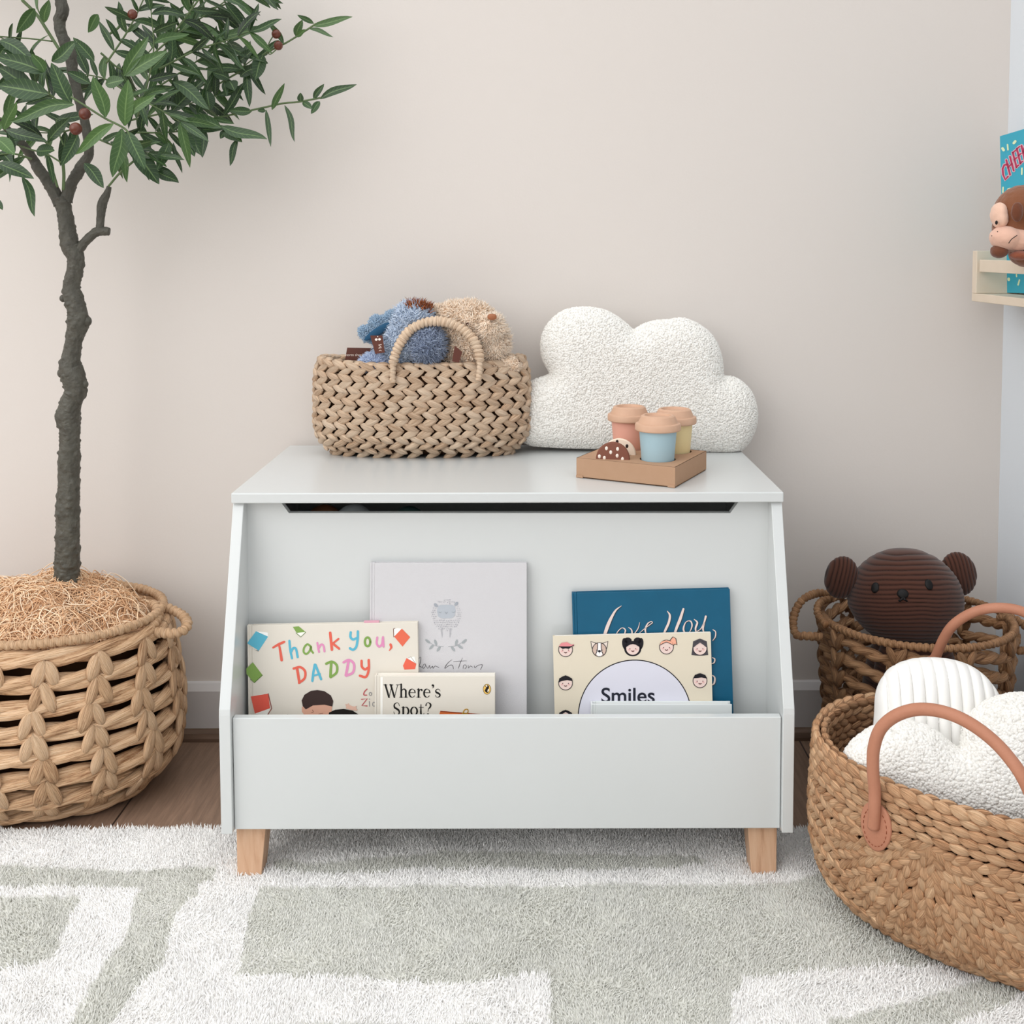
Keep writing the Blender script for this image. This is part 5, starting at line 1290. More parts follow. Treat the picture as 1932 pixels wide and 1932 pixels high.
g3 = lambda L: [(300 + x / 4.83, y / 4.83) for x, y in L]
# --- the two long sprays reaching right
st(g3([(180, 520), (420, 395), (620, 720)][:2]), 1.85)
st(g3([(440, 830), (620, 720), (760, 640), (880, 560), (980, 480), (1140, 400), (1250, 335), (1380, 250), (1430, 215)]), 1.86, 1.8)
st(g3([(985, 478), (1000, 400), (1035, 335)]), 1.855, 1.1); st(g3([(985, 485), (1020, 492), (1070, 450)]), 1.855, 1.1)
G = lambda x0, y0, x1, y1, w, **k: lf(300 + x0 / 4.83, y0 / 4.83, 300 + x1 / 4.83, y1 / 4.83, w, **k)
G(1400, 235, 1760, 155, 15, Y=1.86, tint=.75); G(1410, 215, 1262, 130, 10, Y=1.86, tint=.55, droop=-.1); G(1370, 262, 1585, 325, 9, Y=1.86, tint=.6); G(1250, 335, 1300, 175, 15, Y=1.86, tint=.6); G(1250, 335, 1335, 270, 10, Y=1.86, tint=.8)
G(1135, 400, 1005, 180, 11, Y=1.86, tint=.55, droop=-.15)
st(g3([(500, 1075), (640, 1050), (840, 1005), (1000, 970), (1140, 940), (1260, 930), (1400, 905), (1480, 890)]), 1.865, 1.8)
G(1470, 900, 1795, 755, 16, Y=1.865, tint=.4); G(1410, 905, 1500, 760, 12, Y=1.865, tint=.35); G(1465, 925, 1385, 1030, 13, Y=1.865, tint=.5); G(1310, 930, 1395, 990, 13, Y=1.865, tint=.5); G(1290, 930, 1290, 845, 12, Y=1.865, tint=.45)
G(1030, 1000, 1140, 750, 13, Y=1.865, tint=.65, droop=-.1); G(1145, 960, 1262, 1305, 11, Y=1.86, tint=.35, droop=-.2); G(975, 1000, 1025, 1355, 10, Y=1.86, tint=.4, droop=-.22); G(845, 1015, 640, 1010, 17, Y=1.865, tint=.55); G(970, 1005, 900, 1010, 9, Y=1.865, tint=.4); G(490, 1080, 680, 1125, 11, Y=1.86, tint=.6)
G(590, 1050, 790, 735, 17, Y=1.86, tint=.25, droop=.1); G(800, 640, 820, 960, 16, Y=1.86, tint=.3); G(950, 500, 870, 715, 26, Y=1.85, tint=.35); G(510, 390, 790, 620, 15, Y=1.85, tint=.55); G(600, 410, 945, 560, 16, Y=1.85, tint=.35); G(560, 340, 905, 265, 20, Y=1.84, tint=.65)
G(760, 640, 410, 610, 16, Y=1.85, tint=.4); G(700, 560, 870, 460, 20, Y=1.85, tint=.25); G(740, 700, 910, 590, 20, Y=1.855, tint=.25); G(640, 720, 490, 650, 20, Y=1.85, tint=.35); G(640, 740, 690, 820, 24, Y=1.85, tint=.3); G(440, 830, 460, 1000, 26, Y=1.85, tint=.35, twist=1); G(600, 740, 610, 870, 12, Y=1.85, tint=.35)
# lower sprays, larger nearer leaves
st(g3([(0, 1135), (220, 1145), (420, 1150), (560, 1165)]), 1.80, 1.8)
G(570, 1165, 190, 1045, 24, Y=1.79, tint=.55); G(570, 1150, 970, 1275, 22, Y=1.79, tint=.5); G(580, 1180, 750, 1290, 22, Y=1.80, tint=.55); G(715, 1270, 640, 1500, 13, Y=1.80, tint=.3); G(600, 1190, 560, 1260, 12, Y=1.80, tint=.3); G(400, 1155, 405, 1450, 15, Y=1.80, tint=.3, droop=-.2); G(225, 1160, 390, 1400, 26, Y=1.79, tint=.4); G(210, 1190, 320, 1415, 25, Y=1.785, tint=.38); G(130, 1300, 210, 1590, 9, Y=1.80, tint=.3, droop=-.15); G(90, 1310, 10, 1510, 20, Y=1.79, tint=.6, droop=-.1)
G(-50, 1520, 170, 1660, 24, Y=1.79, tint=.2); G(130, 745, 455, 975, 27, Y=1.78, tint=.45); G(120, 1010, 180, 670, 20, Y=1.80, tint=.15); G(120, 1010, 420, 710, 28, Y=1.80, tint=.25); G(350, 1030, 420, 800, 18, Y=1.81, tint=.4); G(220, 120, 200, 120, 4)
g2 = lambda L: [(x / 5.52, y / 5.52) for x, y in L]
H_ = lambda x0, y0, x1, y1, w, **k: lf(x0 / 5.52, y0 / 5.52, x1 / 5.52, y1 / 5.52, w, **k)
st(g2([(740, 1010), (900, 1110), (1090, 1230), (1310, 1350), (1380, 1500)]), 1.66, 2.0)
st(g2([(230, 0), (380, 150), (480, 300), (620, 520), (680, 600)]), 1.74, 3.0); st(g2([(0, 380), (200, 395), (340, 405), (545, 430)]), 1.74, 1.4); st(g2([(390, 0), (395, 100), (460, 220)]), 1.72, 1.3)
st(g2([(470, 760), (510, 940), (545, 1100)]), 1.74, 1.8); st(g2([(590, 1250), (620, 1400), (660, 1510)]), 1.73, 1.5); st(g2([(100, 1480), (330, 1560), (480, 1600), (650, 1700)]), 1.74, 1.6); st(g2([(655, 1690), (665, 1820), (660, 1980)]), 1.775, 3.2); st(g2([(480, 1600), (540, 1750), (600, 1950)]), 1.775, 2.4)
st(g2([(1390, 1680), (1250, 1800), (1130, 1940)]), 1.76, 2.2); st(g2([(1300, 180), (1230, 290), (1130, 360)]), 1.72, 2.4)
for a in ((980, 785, 1100, 1220, 27, .75), (1330, 820, 1300, 1310, 30, .8), (1610, 970, 1350, 1200, 20, .8), (1290, 830, 1100, 880, 24, .6), (1540, 370, 1290, 790, 24, .65), (1740, 520, 1310, 790, 27, .7)):
    H_(a[2], a[3], a[0], a[1], a[4], Y=1.655, tint=a[5], droop=0.03)
H_(770, 1090, 90, 1230, 26, Y=1.66, tint=.6); H_(740, 1080, 520, 640, 30, Y=1.67, tint=.4); H_(1180, 1290, 780, 1590, 22, Y=1.65, tint=.85); H_(1270, 1340, 1190, 1830, 30, Y=1.66, tint=.65); H_(1330, 1370, 1500, 1750, 26, Y=1.66, tint=.5); H_(810, 1400, 650, 1720, 24, Y=1.67, tint=.35)
H_(880, 1700, 1100, 1960, 24, Y=1.70, tint=.3, droop=-.1); H_(500, 1470, 720, 1220, 22, Y=1.70, tint=.4); H_(540, 640, 810, 440, 26, Y=1.70, tint=.5); H_(980, 640, 760, 380, 20, Y=1.70, tint=.4); H_(940, 870, 700, 740, 20, Y=1.69, tint=.35); H_(600, 1230, 960, 1200, 20, Y=1.72, tint=.3)
H_(360, 90, 180, 340, 25, Y=1.70, tint=.7, nz=-.6); H_(460, 235, 500, -10, 18, Y=1.70, tint=.7); H_(0, 420, 360, 620, 28, Y=1.70, tint=.3); H_(460, 760, -60, 560, 32, Y=1.68, tint=.35); H_(500, 980, -40, 880, 40, Y=1.67, tint=.4); H_(330, 900, -30, 700, 34, Y=1.69, tint=.35); H_(460, 750, 340, 550, 20, Y=1.68, tint=.7)
H_(40, 1350, 170, 1060, 20, Y=1.66, tint=.85, nz=-.5); H_(60, 1350, 480, 1480, 22, Y=1.69, tint=.2); H_(-40, 1440, 150, 1600, 28, Y=1.66, tint=.8); H_(380, 1570, 560, 1570, 26, Y=1.70, tint=.5); H_(-20, 1700, 340, 1850, 27, Y=1.68, tint=.3); H_(230, 1840, 390, 2260, 17, Y=1.70, tint=.5, droop=-.1); H_(-60, 2060, 20, 2180, 14, Y=1.70, tint=.3); H_(0, 1580, 130, 1700, 22, Y=1.72, tint=.2)
H_(490, 1600, 560, 1900, 12, Y=1.75, tint=.5); H_(1020, 150, 920, 330, 20, Y=1.70, tint=.75, nz=-.6); H_(1150, 1480, 1600, 1590, 22, Y=1.76, tint=.25); H_(1390, 1560, 1650, 1900, 34, Y=1.75, tint=.3); H_(1640, 1790, 1850, 1890, 22, Y=1.76, tint=.3); H_(1760, 1490, 1640, 1760, 22, Y=1.74, tint=.5)
# --- dense middle of the crown
tw = [([(250, 140), (320, 75), (400, 20), (470, -30)], 1.80, 1.84, 52), ([(300, 130), (370, 95), (430, 75), (470, 60)], 1.78, 1.80, 52), ([(240, 200), (320, 150), (380, 110), (430, 80)], 1.83, 1.86, 50),
      ([(230, 230), (300, 215), (360, 195), (410, 180)], 1.84, 1.86, 52), ([(200, 120), (240, 60), (270, 0), (290, -60)], 1.72, 1.72, 60), ([(260, 220), (280, 150), (290, 90), (285, 20)], 1.76, 1.72, 58),
      ([(250, 250), (310, 250), (370, 245)], 1.80, 1.80, 52), ([(180, 260), (230, 280), (290, 290)], 1.78, 1.74, 55), ([(120, 200), (70, 160), (20, 140), (-60, 120)], 1.74, 1.70, 62), ([(100, 280), (50, 240), (-10, 220), (-80, 210)], 1.76, 1.70, 60),
      ([(80, 160), (30, 90), (-20, 60)], 1.78, 1.72, 60), ([(60, 300), (20, 290), (-50, 300)], 1.74, 1.70, 55), ([(250, 180), (200, 150), (160, 140)], 1.86, 1.88, 52), ([(330, 60), (390, -20), (440, -80)], 1.76, 1.76, 55), ([(300, 110), (350, 40), (380, -40)], 1.84, 1.86, 55),
      ([(340, 190), (400, 150), (450, 130), (480, 110)], 1.87, 1.89, 46), ([(230, 170), (290, 200), (340, 230)], 1.74, 1.72, 55), ([(340, 30), (420, 10), (500, -20)], 1.87, 1.88, 50), ([(190, 100), (230, 130), (270, 110), (310, 60)], 1.86, 1.88, 50), ([(150, 240), (110, 250), (60, 250)], 1.84, 1.84, 52)]
for pts, a, b, L in tw: twig(pts, a, b, lf=L + 8, every=22, tintc=0.42)
# --- crown beyond the picture's edge
for i in range(34):
    a = rt.uniform(0, 6.28); r = rt.uniform(0.2, 1); cx, cy = -60 + 330 * r * math.cos(a), -230 + 210 * r * math.sin(a)
    if cy > -90 and cx > -70 or cx > 170: continue
    d = rt.uniform(0, 6.28); twig([(cx, cy), (cx + 50 * math.cos(d), cy + 40 * math.sin(d) - 10), (cx + 110 * math.cos(d), cy + 80 * math.sin(d) - 10)], rt.uniform(1.64, 1.88), rt.uniform(1.64, 1.88), lf=62, every=30, tintc=0.4)
SM.build('stems', M['stem'], tree)
o = LM.build('foliage', M['leaf'], tree); o['kind'] = 'stuff'
for (x, y, r, Y) in ((521, 64, 8.5, 1.855), (525, 86, 8.5, 1.855), (160, 215, 11, 1.655), (143, 243, 11.5, 1.65), (250, 27, 9, 1.71)):
    mb = MB(); ellip(mb, PY(x, y, Y), (r * Y / FPX, r * Y / FPX, r * Y / FPX * 1.03), nu=24, nv=16); mb.build('olive', M['olive'], tree)
# ================================================================== REAR RIGHT BASKET WITH TEDDY
g7 = lambda x, y: (1460 + x / 3.864, 1000 + y / 3.864)
RBY = 1.795
RBC = np.array([PY(1727, 1200, RBY)[0], RBY, 0.002])
rbt = PY(1729, 1229, RBY - 0.14)[2]
rrx = (PY(1908, 1180, RBY)[0] - PY(1548, 1180, RBY)[0]) / 2 - 0.008
def open_basket():
    C, rx, ry, zt = RBC, rrx, 0.142, rbt
    root = empty('storage_basket', C, 'round open weave rope basket in the corner holding a brown corduroy bear', 'basket')
    ov = Oval(rx, ry, 2.0); off = lambda z: np.interp(z, [0, 0.02, 0.1, 0.2, zt], [-0.040, -0.026, -0.012, -0.003, 0.0])
    cols = 9; nrow = 9; M_ = 540; rg = np.random.default_rng(9); mb = MB()
    arc = np.arange(M_) / M_ * ov.len
    for i in range(nrow):
        z = zt * (i + 0.35) / nrow
        ph = (arc / ov.len * cols) % 1.0
        zz = z + 0.012 * (0.5 - ph) * 1.4 + 0.0016 * vnoise(np.c_[arc * 25, arc * 0, arc * 0], 1, i)
        o = float(off(z))
        for k in range(2):
            nt = int(ov.len / 0.055); pha = arc / ov.len * nt * 2 * math.pi + math.pi * k + i
            bul = 1 + 0.25 * np.sin(ph * math.pi)
            p, t, nn = ov.at(arc, 1.0, o); P = np.c_[p + nn * (np.cos(pha) * 0.0035)[:, None] + C[:2], C[2] + zz + np.sin(pha) * 0.0035]
            tube(mb, P, 0.0052 * bul, ring=8, closed=True, tint=rg.uniform(-.8, .6) + 0.4 * vnoise(P, 30, k))
    for c in range(cols):
        for i in range(nrow):
            z = zt * (i + 0.5) / nrow; a0 = (c + 0.02) / cols * ov.len
            for sg in (-1, 1):
                p, t, nn = ov.at(np.array([a0 + sg * 0.006]), 1.0, float(off(z)) + 0.006)
                a = math.radians(62); T = np.c_[t * math.cos(a) * sg, [math.sin(a)]]
                lobes(mb, np.c_[p + C[:2], [C[2] + z]], T, np.c_[nn, [0.0]], 0.036, 0.0135, 0.011, tint=rg.uniform(-.8, .8, 1), point=0.5)
    for rr_ in np.linspace(0.2, 0.95, 5):
        p, t, nn = ov.at(arc, 1.0, float(off(0))); tube(mb, np.c_[p * rr_ + C[:2], np.full(M_, C[2] + 0.007)], 0.0065, ring=6, closed=True, tint=-0.5)
    mb.build('weave', M['straw3'], root)
    mb = MB(); coil(mb, ov, C, zt + 0.004, 0.002, 0.0066, n=1600, ring=12, mod=wrapmod(0.0095, 0.38, 0.8), wrap=True); mb.build('rim', M['straw3'], root)
    return root, ov, off
rb, rov, roff = open_basket()
def h7(pts, ds, r, **k): handle(rb, [PY(*g7(x, y), RBY + d) for (x, y), d in zip(pts, ds)], r, M['straw3'], **k)
h7([(350, 780), (235, 772), (165, 765), (140, 680), (160, 585), (215, 505), (310, 462), (395, 468), (440, 510)], [-.05, -.05, -.04, -.02, 0, .01, .03, .04, .04], 0.0070, pitch=0.009)
h7([(380, 690), (325, 620), (318, 560), (350, 520), (400, 505)], [-.045, -.02, 0, .02, .03], 0.0066, pitch=0.009, name='handle_loop')
h7([(1660, 700), (1650, 640), (1700, 640), (1745, 700), (1770, 780), (1760, 850)], [.03, .02, .0, -.02, -.035, -.045], 0.0066, pitch=0.009, name='handle_loop')
h7([(1690, 640), (1760, 650), (1850, 720), (1890, 800), (1870, 870), (1780, 880)], [.02, .02, .01, -.01, -.03, -.045], 0.0070, pitch=0.009)

# --- corduroy bear
def cord_mat():
    m, nt, b = nm('brown_corduroy')
    at = N_(nt, 'ShaderNodeAttribute', attribute_name='tint')
    nt.links.new(mixc(nt, at.outputs['Fac'], lin('1E100C'), lin('54352A')), b.inputs['Base Color'])
    b.inputs['Roughness'].default_value = 0.9; b.inputs['Sheen Weight'].default_value = 0.25; b.inputs['Specular IOR Level'].default_value = 0.1
    return m
M['cord'] = cord_mat(); M['black'] = plain('black_stitch', '0D0A0A', 0.6, 0.3)
by = 1.775
hc = PY(*g7(958, 490), by)
bear = empty('teddy_bear', (hc[0], hc[1] + 0.01, 0.03), 'dark brown corduroy teddy bear sitting in the corner basket', 'teddy bear')
def ribbed(name, C, R, pitch, axis, rot=None, nu=220, nv=200, amp=0.0013, warp=None, parent=bear, nz=0):
    u = np.arange(nu) / nu * 2 * math.pi; v = np.linspace(0.0001, math.pi - 0.0001, nv + 1)
    D = np.stack(np.broadcast_arrays(np.sin(v)[:, None] * np.cos(u), np.sin(v)[:, None] * np.sin(u), np.cos(v)[:, None] + 0 * u), -1)
    V = D * np.asarray(R); Nn = norm(D / np.asarray(R))
    if warp is not None: V = warp(V)
    c = V @ norm(np.asarray(axis, float)) + 0.0016 * vnoise(V, 40, 3) + (0.10 * V[..., 0] ** 2 / 0.09)
    r = np.abs(np.sin(math.pi * c / pitch)); V = V + Nn * (amp * r ** 0.6)[..., None]
    tint = (r ** 0.7 * 0.9).reshape(-1)
    if rot is not None: V = V @ np.array(rot).T
    V = V + C; idx = np.arange((nv + 1) * nu).reshape(nv + 1, nu)
    F = np.stack([idx[:-1], idx[1:], np.roll(idx[1:], -1, 1), np.roll(idx[:-1], -1, 1)], -1).reshape(-1, 4)
    mb = MB(); mb.add(V.reshape(-1, 3), F, tint=tint); return mb.build(name, M['cord'], parent)
sx = by / FPX
def headwarp(V):
    V = V.copy(); z = V[..., 2] / 0.08; V[..., 0] *= 1 + 0.05 * np.clip(-z, -1, 1) ; V[..., 0] *= np.where(z < -0.2, 1 - 0.18 * (-z - 0.2), 1); return V
ribbed('head', hc, (107 * sx, 0.078, 92 * sx), 0.0066, (0, 0.12, 1), warp=headwarp)
for sg, (ex, ey), (w_, h_), an in ((-1, (492, 345), (31, 40), 12), (1, (1345, 320), (33, 42), -14)):
    ribbed('ear', PY(*g7(ex, ey), by + 0.004), (w_ * sx, 0.017, h_ * sx), 0.0060, (1, 0, 0.0), rot=Matrix.Rotation(math.radians(an), 3, 'Y').to_3x3(), nu=120, nv=100)
ribbed('body', np.array([hc[0] + 0.012, hc[1] + 0.006, 0.155]), (0.075, 0.066, 0.130), 0.0068, (0, 0.0, 1))
for ex in (880, 1190):
    ribbed('arm', PY(*g7(ex, 850), by - 0.02) + [0.0, 0, -0.02], (0.026, 0.026, 0.055), 0.0066, (0, 0, 1), rot=Matrix.Rotation(math.radians(20 if ex < 1000 else -20), 3, 'Y').to_3x3(), nu=80, nv=80)
def onhead(px, py):
    # point on the head ellipsoid's front along the view ray
    d = ray(px, py); A = np.array([107 * sx, 0.078, 92 * sx]) + 0.0012; o = (CAMP - hc) / A; dd = d / A
    a, b, c = dd @ dd, 2 * o @ dd, o @ o - 1; t = (-b - math.sqrt(max(b * b - 4 * a * c, 0))) / (2 * a); P = CAMP + d * t
    return P, norm((P - hc) / A ** 2)
def patch(name, px, py, w, h, mat):
    P, Nn = onhead(px, py); U = norm(np.cross(Nn, [0, 0, 1])); rot = np.stack([U, -Nn, np.cross(U, -Nn) * -1], 1)
    W = np.cross(Nn, U); W = W if W[2] > 0 else -W
    mb = MB(); n = 24; V = [P + Nn * 0.0022]; a = np.arange(n) / n * 6.2832
    for rr_, l in ((0.7, 0.0018), (1.0, 0.0004), (1.0, -0.002)): V += [P + U * w * rr_ * math.cos(t) + W * h * rr_ * math.sin(t) + Nn * l for t in a]
    F = [(0, 1 + i, 1 + (i + 1) % n) for i in range(n)]
    for k in range(2): F += [(1 + k * n + i, 1 + (k + 1) * n + i, 1 + (k + 1) * n + (i + 1) % n, 1 + k * n + (i + 1) % n) for i in range(n)]
    mb.add(V, F); return mb.build(name, mat, bear)
patch('eye', *g7(738, 420), 0.0062, 0.0086, M['black']); patch('eye', *g7(1130, 398), 0.0064, 0.0086, M['black']); patch('nose', *g7(940, 465), 0.0088, 0.0076, M['black'])
P_, N__ = onhead(*g7(942, 500)); mb = MB()
for s_ in (-1, 1): tube(mb, [P_ + N__ * .0012 + [s_ * 0.007, 0, -0.004], P_ + N__ * .002, ], 0.0016, ring=6); tube(mb, [P_ + N__ * .0012 + [s_ * 0.006, 0, -0.0045], P_ + N__ * .002 + [0, 0, 0.002]], 0.0016, ring=6)
mb.build('mouth', M['black'], bear)

# ================================================================== FRONT RIGHT BASKET
BC = np.array([0.611, 1.409, 0.010]); BRX, BRY, BROT = 0.238, 0.176, math.radians(-36); BZT = 0.220
def leather_basket():
    root = empty('storage_basket', BC, 'large oval water hyacinth basket with tan leather handles standing on the rug', 'basket')
    ov = Oval(BRX, BRY, 2.15, BROT); zt = BZT
    zs = np.array([0, 0.012, 0.035, 0.07, 0.11, 0.16, zt]); os_ = np.array([-0.052, -0.030, -0.011, -0.001, 0.002, 0.0, -0.004])
    off = lambda z: np.interp(z, zs, os_)
    # surface arclength downwards from rim
    zz = np.linspace(zt, 0.0, 400); oo = off(zz); dd = np.concatenate([[0], np.cumsum(np.hypot(np.diff(zz), np.diff(oo)))])
    def S(s, t, lift=0.0):
        """s arc length round (array), t depth below rim -> position, along, down, normal"""
        t = np.clip(t, 0, dd[-1] - 1e-4); z = np.interp(t, dd, zz); o = np.interp(t, dd, oo)
        z2 = np.interp(t + 1e-3, dd, zz); o2 = np.interp(t + 1e-3, dd, oo)
        p = np.empty((len(s), 2)); tt = np.empty_like(p); nn = np.empty_like(p)
        a, b, c = ov.at(s, 1.0, 0.0); p = a + c * o[:, None]; tt, nn = b, c
        T = np.c_[tt, np.zeros(len(s))]; D = norm(np.c_[nn * (o2 - o)[:, None], z2 - z]); N = np.cross(T, D); N = N * np.sign(np.sum(N[:, :2] * nn, 1) + 1e-9)[:, None]
        rise = 0.006 * np.cos(2 * math.pi * (s / ov.len)) * 0 
        return np.c_[p + BC[:2], BC[2] + z + rise] + N * lift, T, D, N
    mb = MB(); rg = np.random.default_rng(2); HUBD = 0.032
    def put(s, t, ang, L, W, H=0.0105, lift=0.002, tint=None, flip=1):
        s, t, ang = np.broadcast_arrays(np.asarray(s, float), np.asarray(t, float), np.asarray(ang, float)); s, t, ang = s.ravel(), t.ravel(), ang.ravel()
        P, T, D, N = S(s, t, lift); V = T * np.cos(ang)[:, None] + D * np.sin(ang)[:, None]
        lobes(mb, P, V, N * flip, L * rg.uniform(.9, 1.1, len(s)), W * rg.uniform(.9, 1.12, len(s)), H * rg.uniform(.85, 1.2, len(s)), tint=rg.uniform(-0.8, 1.1, len(s)) if tint is None else tint)
    Lc = ov.len; rowp = 0.0108; pitch = 0.0205
    # top band: brick-laid spindles
    for r in range(5):
        n = int(Lc / pitch); s = (np.arange(n) + 0.5 * (r % 2)) / n * Lc + rg.uniform(-.0012, .0012, n)
        put(s, 0.006 + r * rowp, 0.14 if r else 0.30, 0.0285, 0.0118 if r else 0.0150, H=0.012)
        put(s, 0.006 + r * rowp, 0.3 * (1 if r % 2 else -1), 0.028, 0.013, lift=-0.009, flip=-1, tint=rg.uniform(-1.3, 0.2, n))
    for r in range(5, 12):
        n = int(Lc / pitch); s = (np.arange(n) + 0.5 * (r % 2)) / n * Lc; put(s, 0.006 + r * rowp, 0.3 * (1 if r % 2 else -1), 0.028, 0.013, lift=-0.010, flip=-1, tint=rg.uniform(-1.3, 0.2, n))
    t0 = 0.006 + 4.7 * rowp
    for hub in (0.75, 0.25):
        s0 = hub * Lc - HUBD; Rm = 0.150
        zones = [(0.008, 0.036, 7), (0.036, 0.068, 15), (0.068, 0.106, 25), (0.106, 0.152, 37)]
        for (ra, rb_, nray) in zones:
            dphi = math.pi / nray; w = (ra + rb_) / 2 * dphi; ll = max(0.020, 1.55 * w + .004); stp = ll * 0.62
            for j in range(nray):
                phi = (j + 0.5) * dphi; r_ = ra + (stp * 0.5 if (j // 1) % 2 else 0)
                while r_ < rb_:
                    s = s0 + r_ * math.cos(phi); t = t0 + r_ * math.sin(phi)
                    if t < dd[-1] + 0.004: put([s], [t], [phi + math.radians(24) * (1 if j % 2 else -1)], ll * 1.12, w * 1.12, H=0.012)
                    r_ += stp
    r = 0
    while t0 + r * 0.0115 < dd[-1] + 0.002:
        t = t0 + 0.004 + r * 0.0115; h = math.sqrt(max(0.150 ** 2 - (t - t0) ** 2, 0))
        n = int(Lc / 0.0185); s = (np.arange(n) + 0.5 * (r % 2)) / n * Lc
        keep = (np.abs(s - .75 * Lc + HUBD) > h - .004) & (np.abs(s - .25 * Lc + HUBD) > h - .004)
        s = s[keep]; put(s, t, math.radians(27) * (1 if r % 2 else -1), 0.0265, 0.0112, H=0.012); r += 1
    mb.build('weave', M['straw2'], root)
    mb = MB(); shell(mb, ov, BC, [(0.002, float(off(0)) - 0.0)] + [(z, float(off(z)) - 0.0035) for z in np.linspace(0.004, zt - 0.006, 14)]); mb.build('lining', M['shade'], root)  # dark inner layer, painted shade for the gaps in this weave
    return root, ov, S, Lc
lb, lov, LS, LLC = leather_basket()
M['leather'] = plain('tan_leather', 'B98066', 0.55, 0.35, var='A66E54', vscale=30, bump=0.35, bscale=350)
M['metal'] = plain('rivet_metal', 'C9C5BE', 0.35, 0.5, metal=1.0); M['thread'] = plain('thread', '8E4A30', 0.7, 0.2)
def nearest_s(px, py):
    best = None
    for s in np.linspace(0.5 * LLC, 1.0 * LLC, 300):
        P, T, D, N = LS(np.array([s, s]), np.array([0.03, 0.10]), 0)
        for t in np.linspace(0.02, 0.10, 17):
            pass
    ss, tt = np.meshgrid(np.linspace(0.45 * LLC, 1.0 * LLC, 260), np.linspace(0.0, 0.12, 40)); P, T, D, N = LS(ss.ravel(), tt.ravel(), 0.008)
    x, y = proj(P); i = np.argmin((x - px) ** 2 + (y - py) ** 2); return ss.ravel()[i], tt.ravel()[i], P[i], T[i], D[i], N[i]
def pad(s, t, tilt=0.0, rw=0.0215, rh=0.030):
    n = 40; a = np.arange(n) / n * 6.2832; rows = []
    for k, l in ((1.0, 0.0062), (1.0, 0.0088), (0.93, 0.0096)):
        x = rw * k * np.cos(a) * (1 - 0.0 * np.sin(a)); y = rh * k * np.sin(a)
        x = x * (1 - 0.12 * np.sign(y) * (np.abs(y) / rh) ** 1.5)
        P, T, D, N = LS(s + x * math.cos(tilt) - y * math.sin(tilt), t + y * math.cos(tilt) + x * math.sin(tilt), l); rows.append(P)
    c, _, _, Nc = LS(np.array([s]), np.array([t]), 0.0105); V = np.concatenate(rows + [c])
    idx = np.arange(3 * n).reshape(3, n); F = np.stack([idx[:-1], np.roll(idx[:-1], -1, 1), np.roll(idx[1:], -1, 1), idx[1:]], -1).reshape(-1, 4)
    F2 = np.stack([idx[2], np.roll(idx[2], -1), np.full(n, 3 * n)], -1)
    mb = MB(); mb.add(V, [F, F2]); o = mb.build('handle_pad', M['leather'], lb)
    mb = MB(); ellip(mb, c[0] + Nc[0] * 0.0008, (0.0042, 0.0042, 0.0042), nu=18, nv=10); mb.build('rivet', M['metal'], o)
    mb = MB()
    for i in range(22):
        b = i / 22 * 6.2832
        if abs(((b + math.pi / 2) % 6.2832)) < 0.45 or abs(((b + math.pi / 2) % 6.2832) - 6.2832) < 0.45: continue
        q = []
        for e in (-0.075, 0.075):
            x, y = rw * .76 * math.cos(b + e), rh * .78 * math.sin(b + e); P, _, _, _ = LS(np.array([s + x]), np.array([t + y]), 0.0102); q.append(P[0])
        tube(mb, q, 0.0004, ring=5)
    mb.build('stitching', M['thread'], o)
    return c[0], Nc[0]
s1, t1, P1, *_ = nearest_s(1652, 1556)
s2 = 2 * 0.75 * LLC - s1
c1_, n1_ = pad(s1, t1 + 0.002); c2_, n2_ = pad(s2, t1 + 0.002)
Ya, Yb = c1_[1], c2_[1]
top = LS(np.array([s1]), np.array([0.0]), 0.008)[0][0]
hp = [(1650, 1545), (1650, 1520), (1650, 1490), (1647, 1450), (1649, 1410), (1663, 1373), (1695, 1348), (1740, 1338), (1795, 1348), (1850, 1378), (1900, 1425), (1942, 1492), (1962, 1545)]
ff = [0.0, 0.0, 0.0, .02, .06, .13, .25, .4, .55, .7, .84, .95, 1.0]
H = [PY(x, y, Ya - 0.004 + (Yb - Ya) * f + 0.015 * math.sin(math.pi * min(1, f * 1.0))) for (x, y), f in zip(hp, ff)]
H[0] = c1_ + n1_ * 0.002
e2 = LS(np.array([s2]), np.array([t1 - 0.02]), 0.0115)[0][0]
H[-1] = e2
H = spline(H, 120); mb = MB(); tube(mb, H, 0.0076, ring=14); mb.build('leather_handle', M['leather'], lb)
# rear handle
hb = [(1752, 1262), (1765, 1240), (1780, 1206), (1800, 1178), (1835, 1156), (1875, 1147), (1920, 1151), (1960, 1170), (2000, 1200), (2035, 1250)]
H = [PY(x, y, 1.60 - 0.22 * i / (len(hb) - 1) + 0.03) for i, (x, y) in enumerate(hb)]
H = np.array(H)
# feet go down to the back wall of the basket
sb = 0.25 * LLC
fa = LS(np.array([sb + 0.10]), np.array([0.03]), 0.010)[0][0]; fb = LS(np.array([sb - 0.10]), np.array([0.03]), 0.010)[0][0]
print('REAR', fa, fb, proj(fa), proj(fb), H[0], H[-1])
H[:, 1] = np.linspace(fa[1], fb[1], len(H))
H = np.array([PY(x, y, yy) for (x, y), yy in zip(hb, H[:, 1])])
H = np.concatenate([[fa], H, [fb]]); H = spline(H, 120); mb = MB(); tube(mb, H, 0.0072, ring=14, updir=None); mb.build('leather_handle', M['leather'], lb)
pad(sb + 0.10, t1 + 0.002); pad(sb - 0.10, t1 + 0.002)

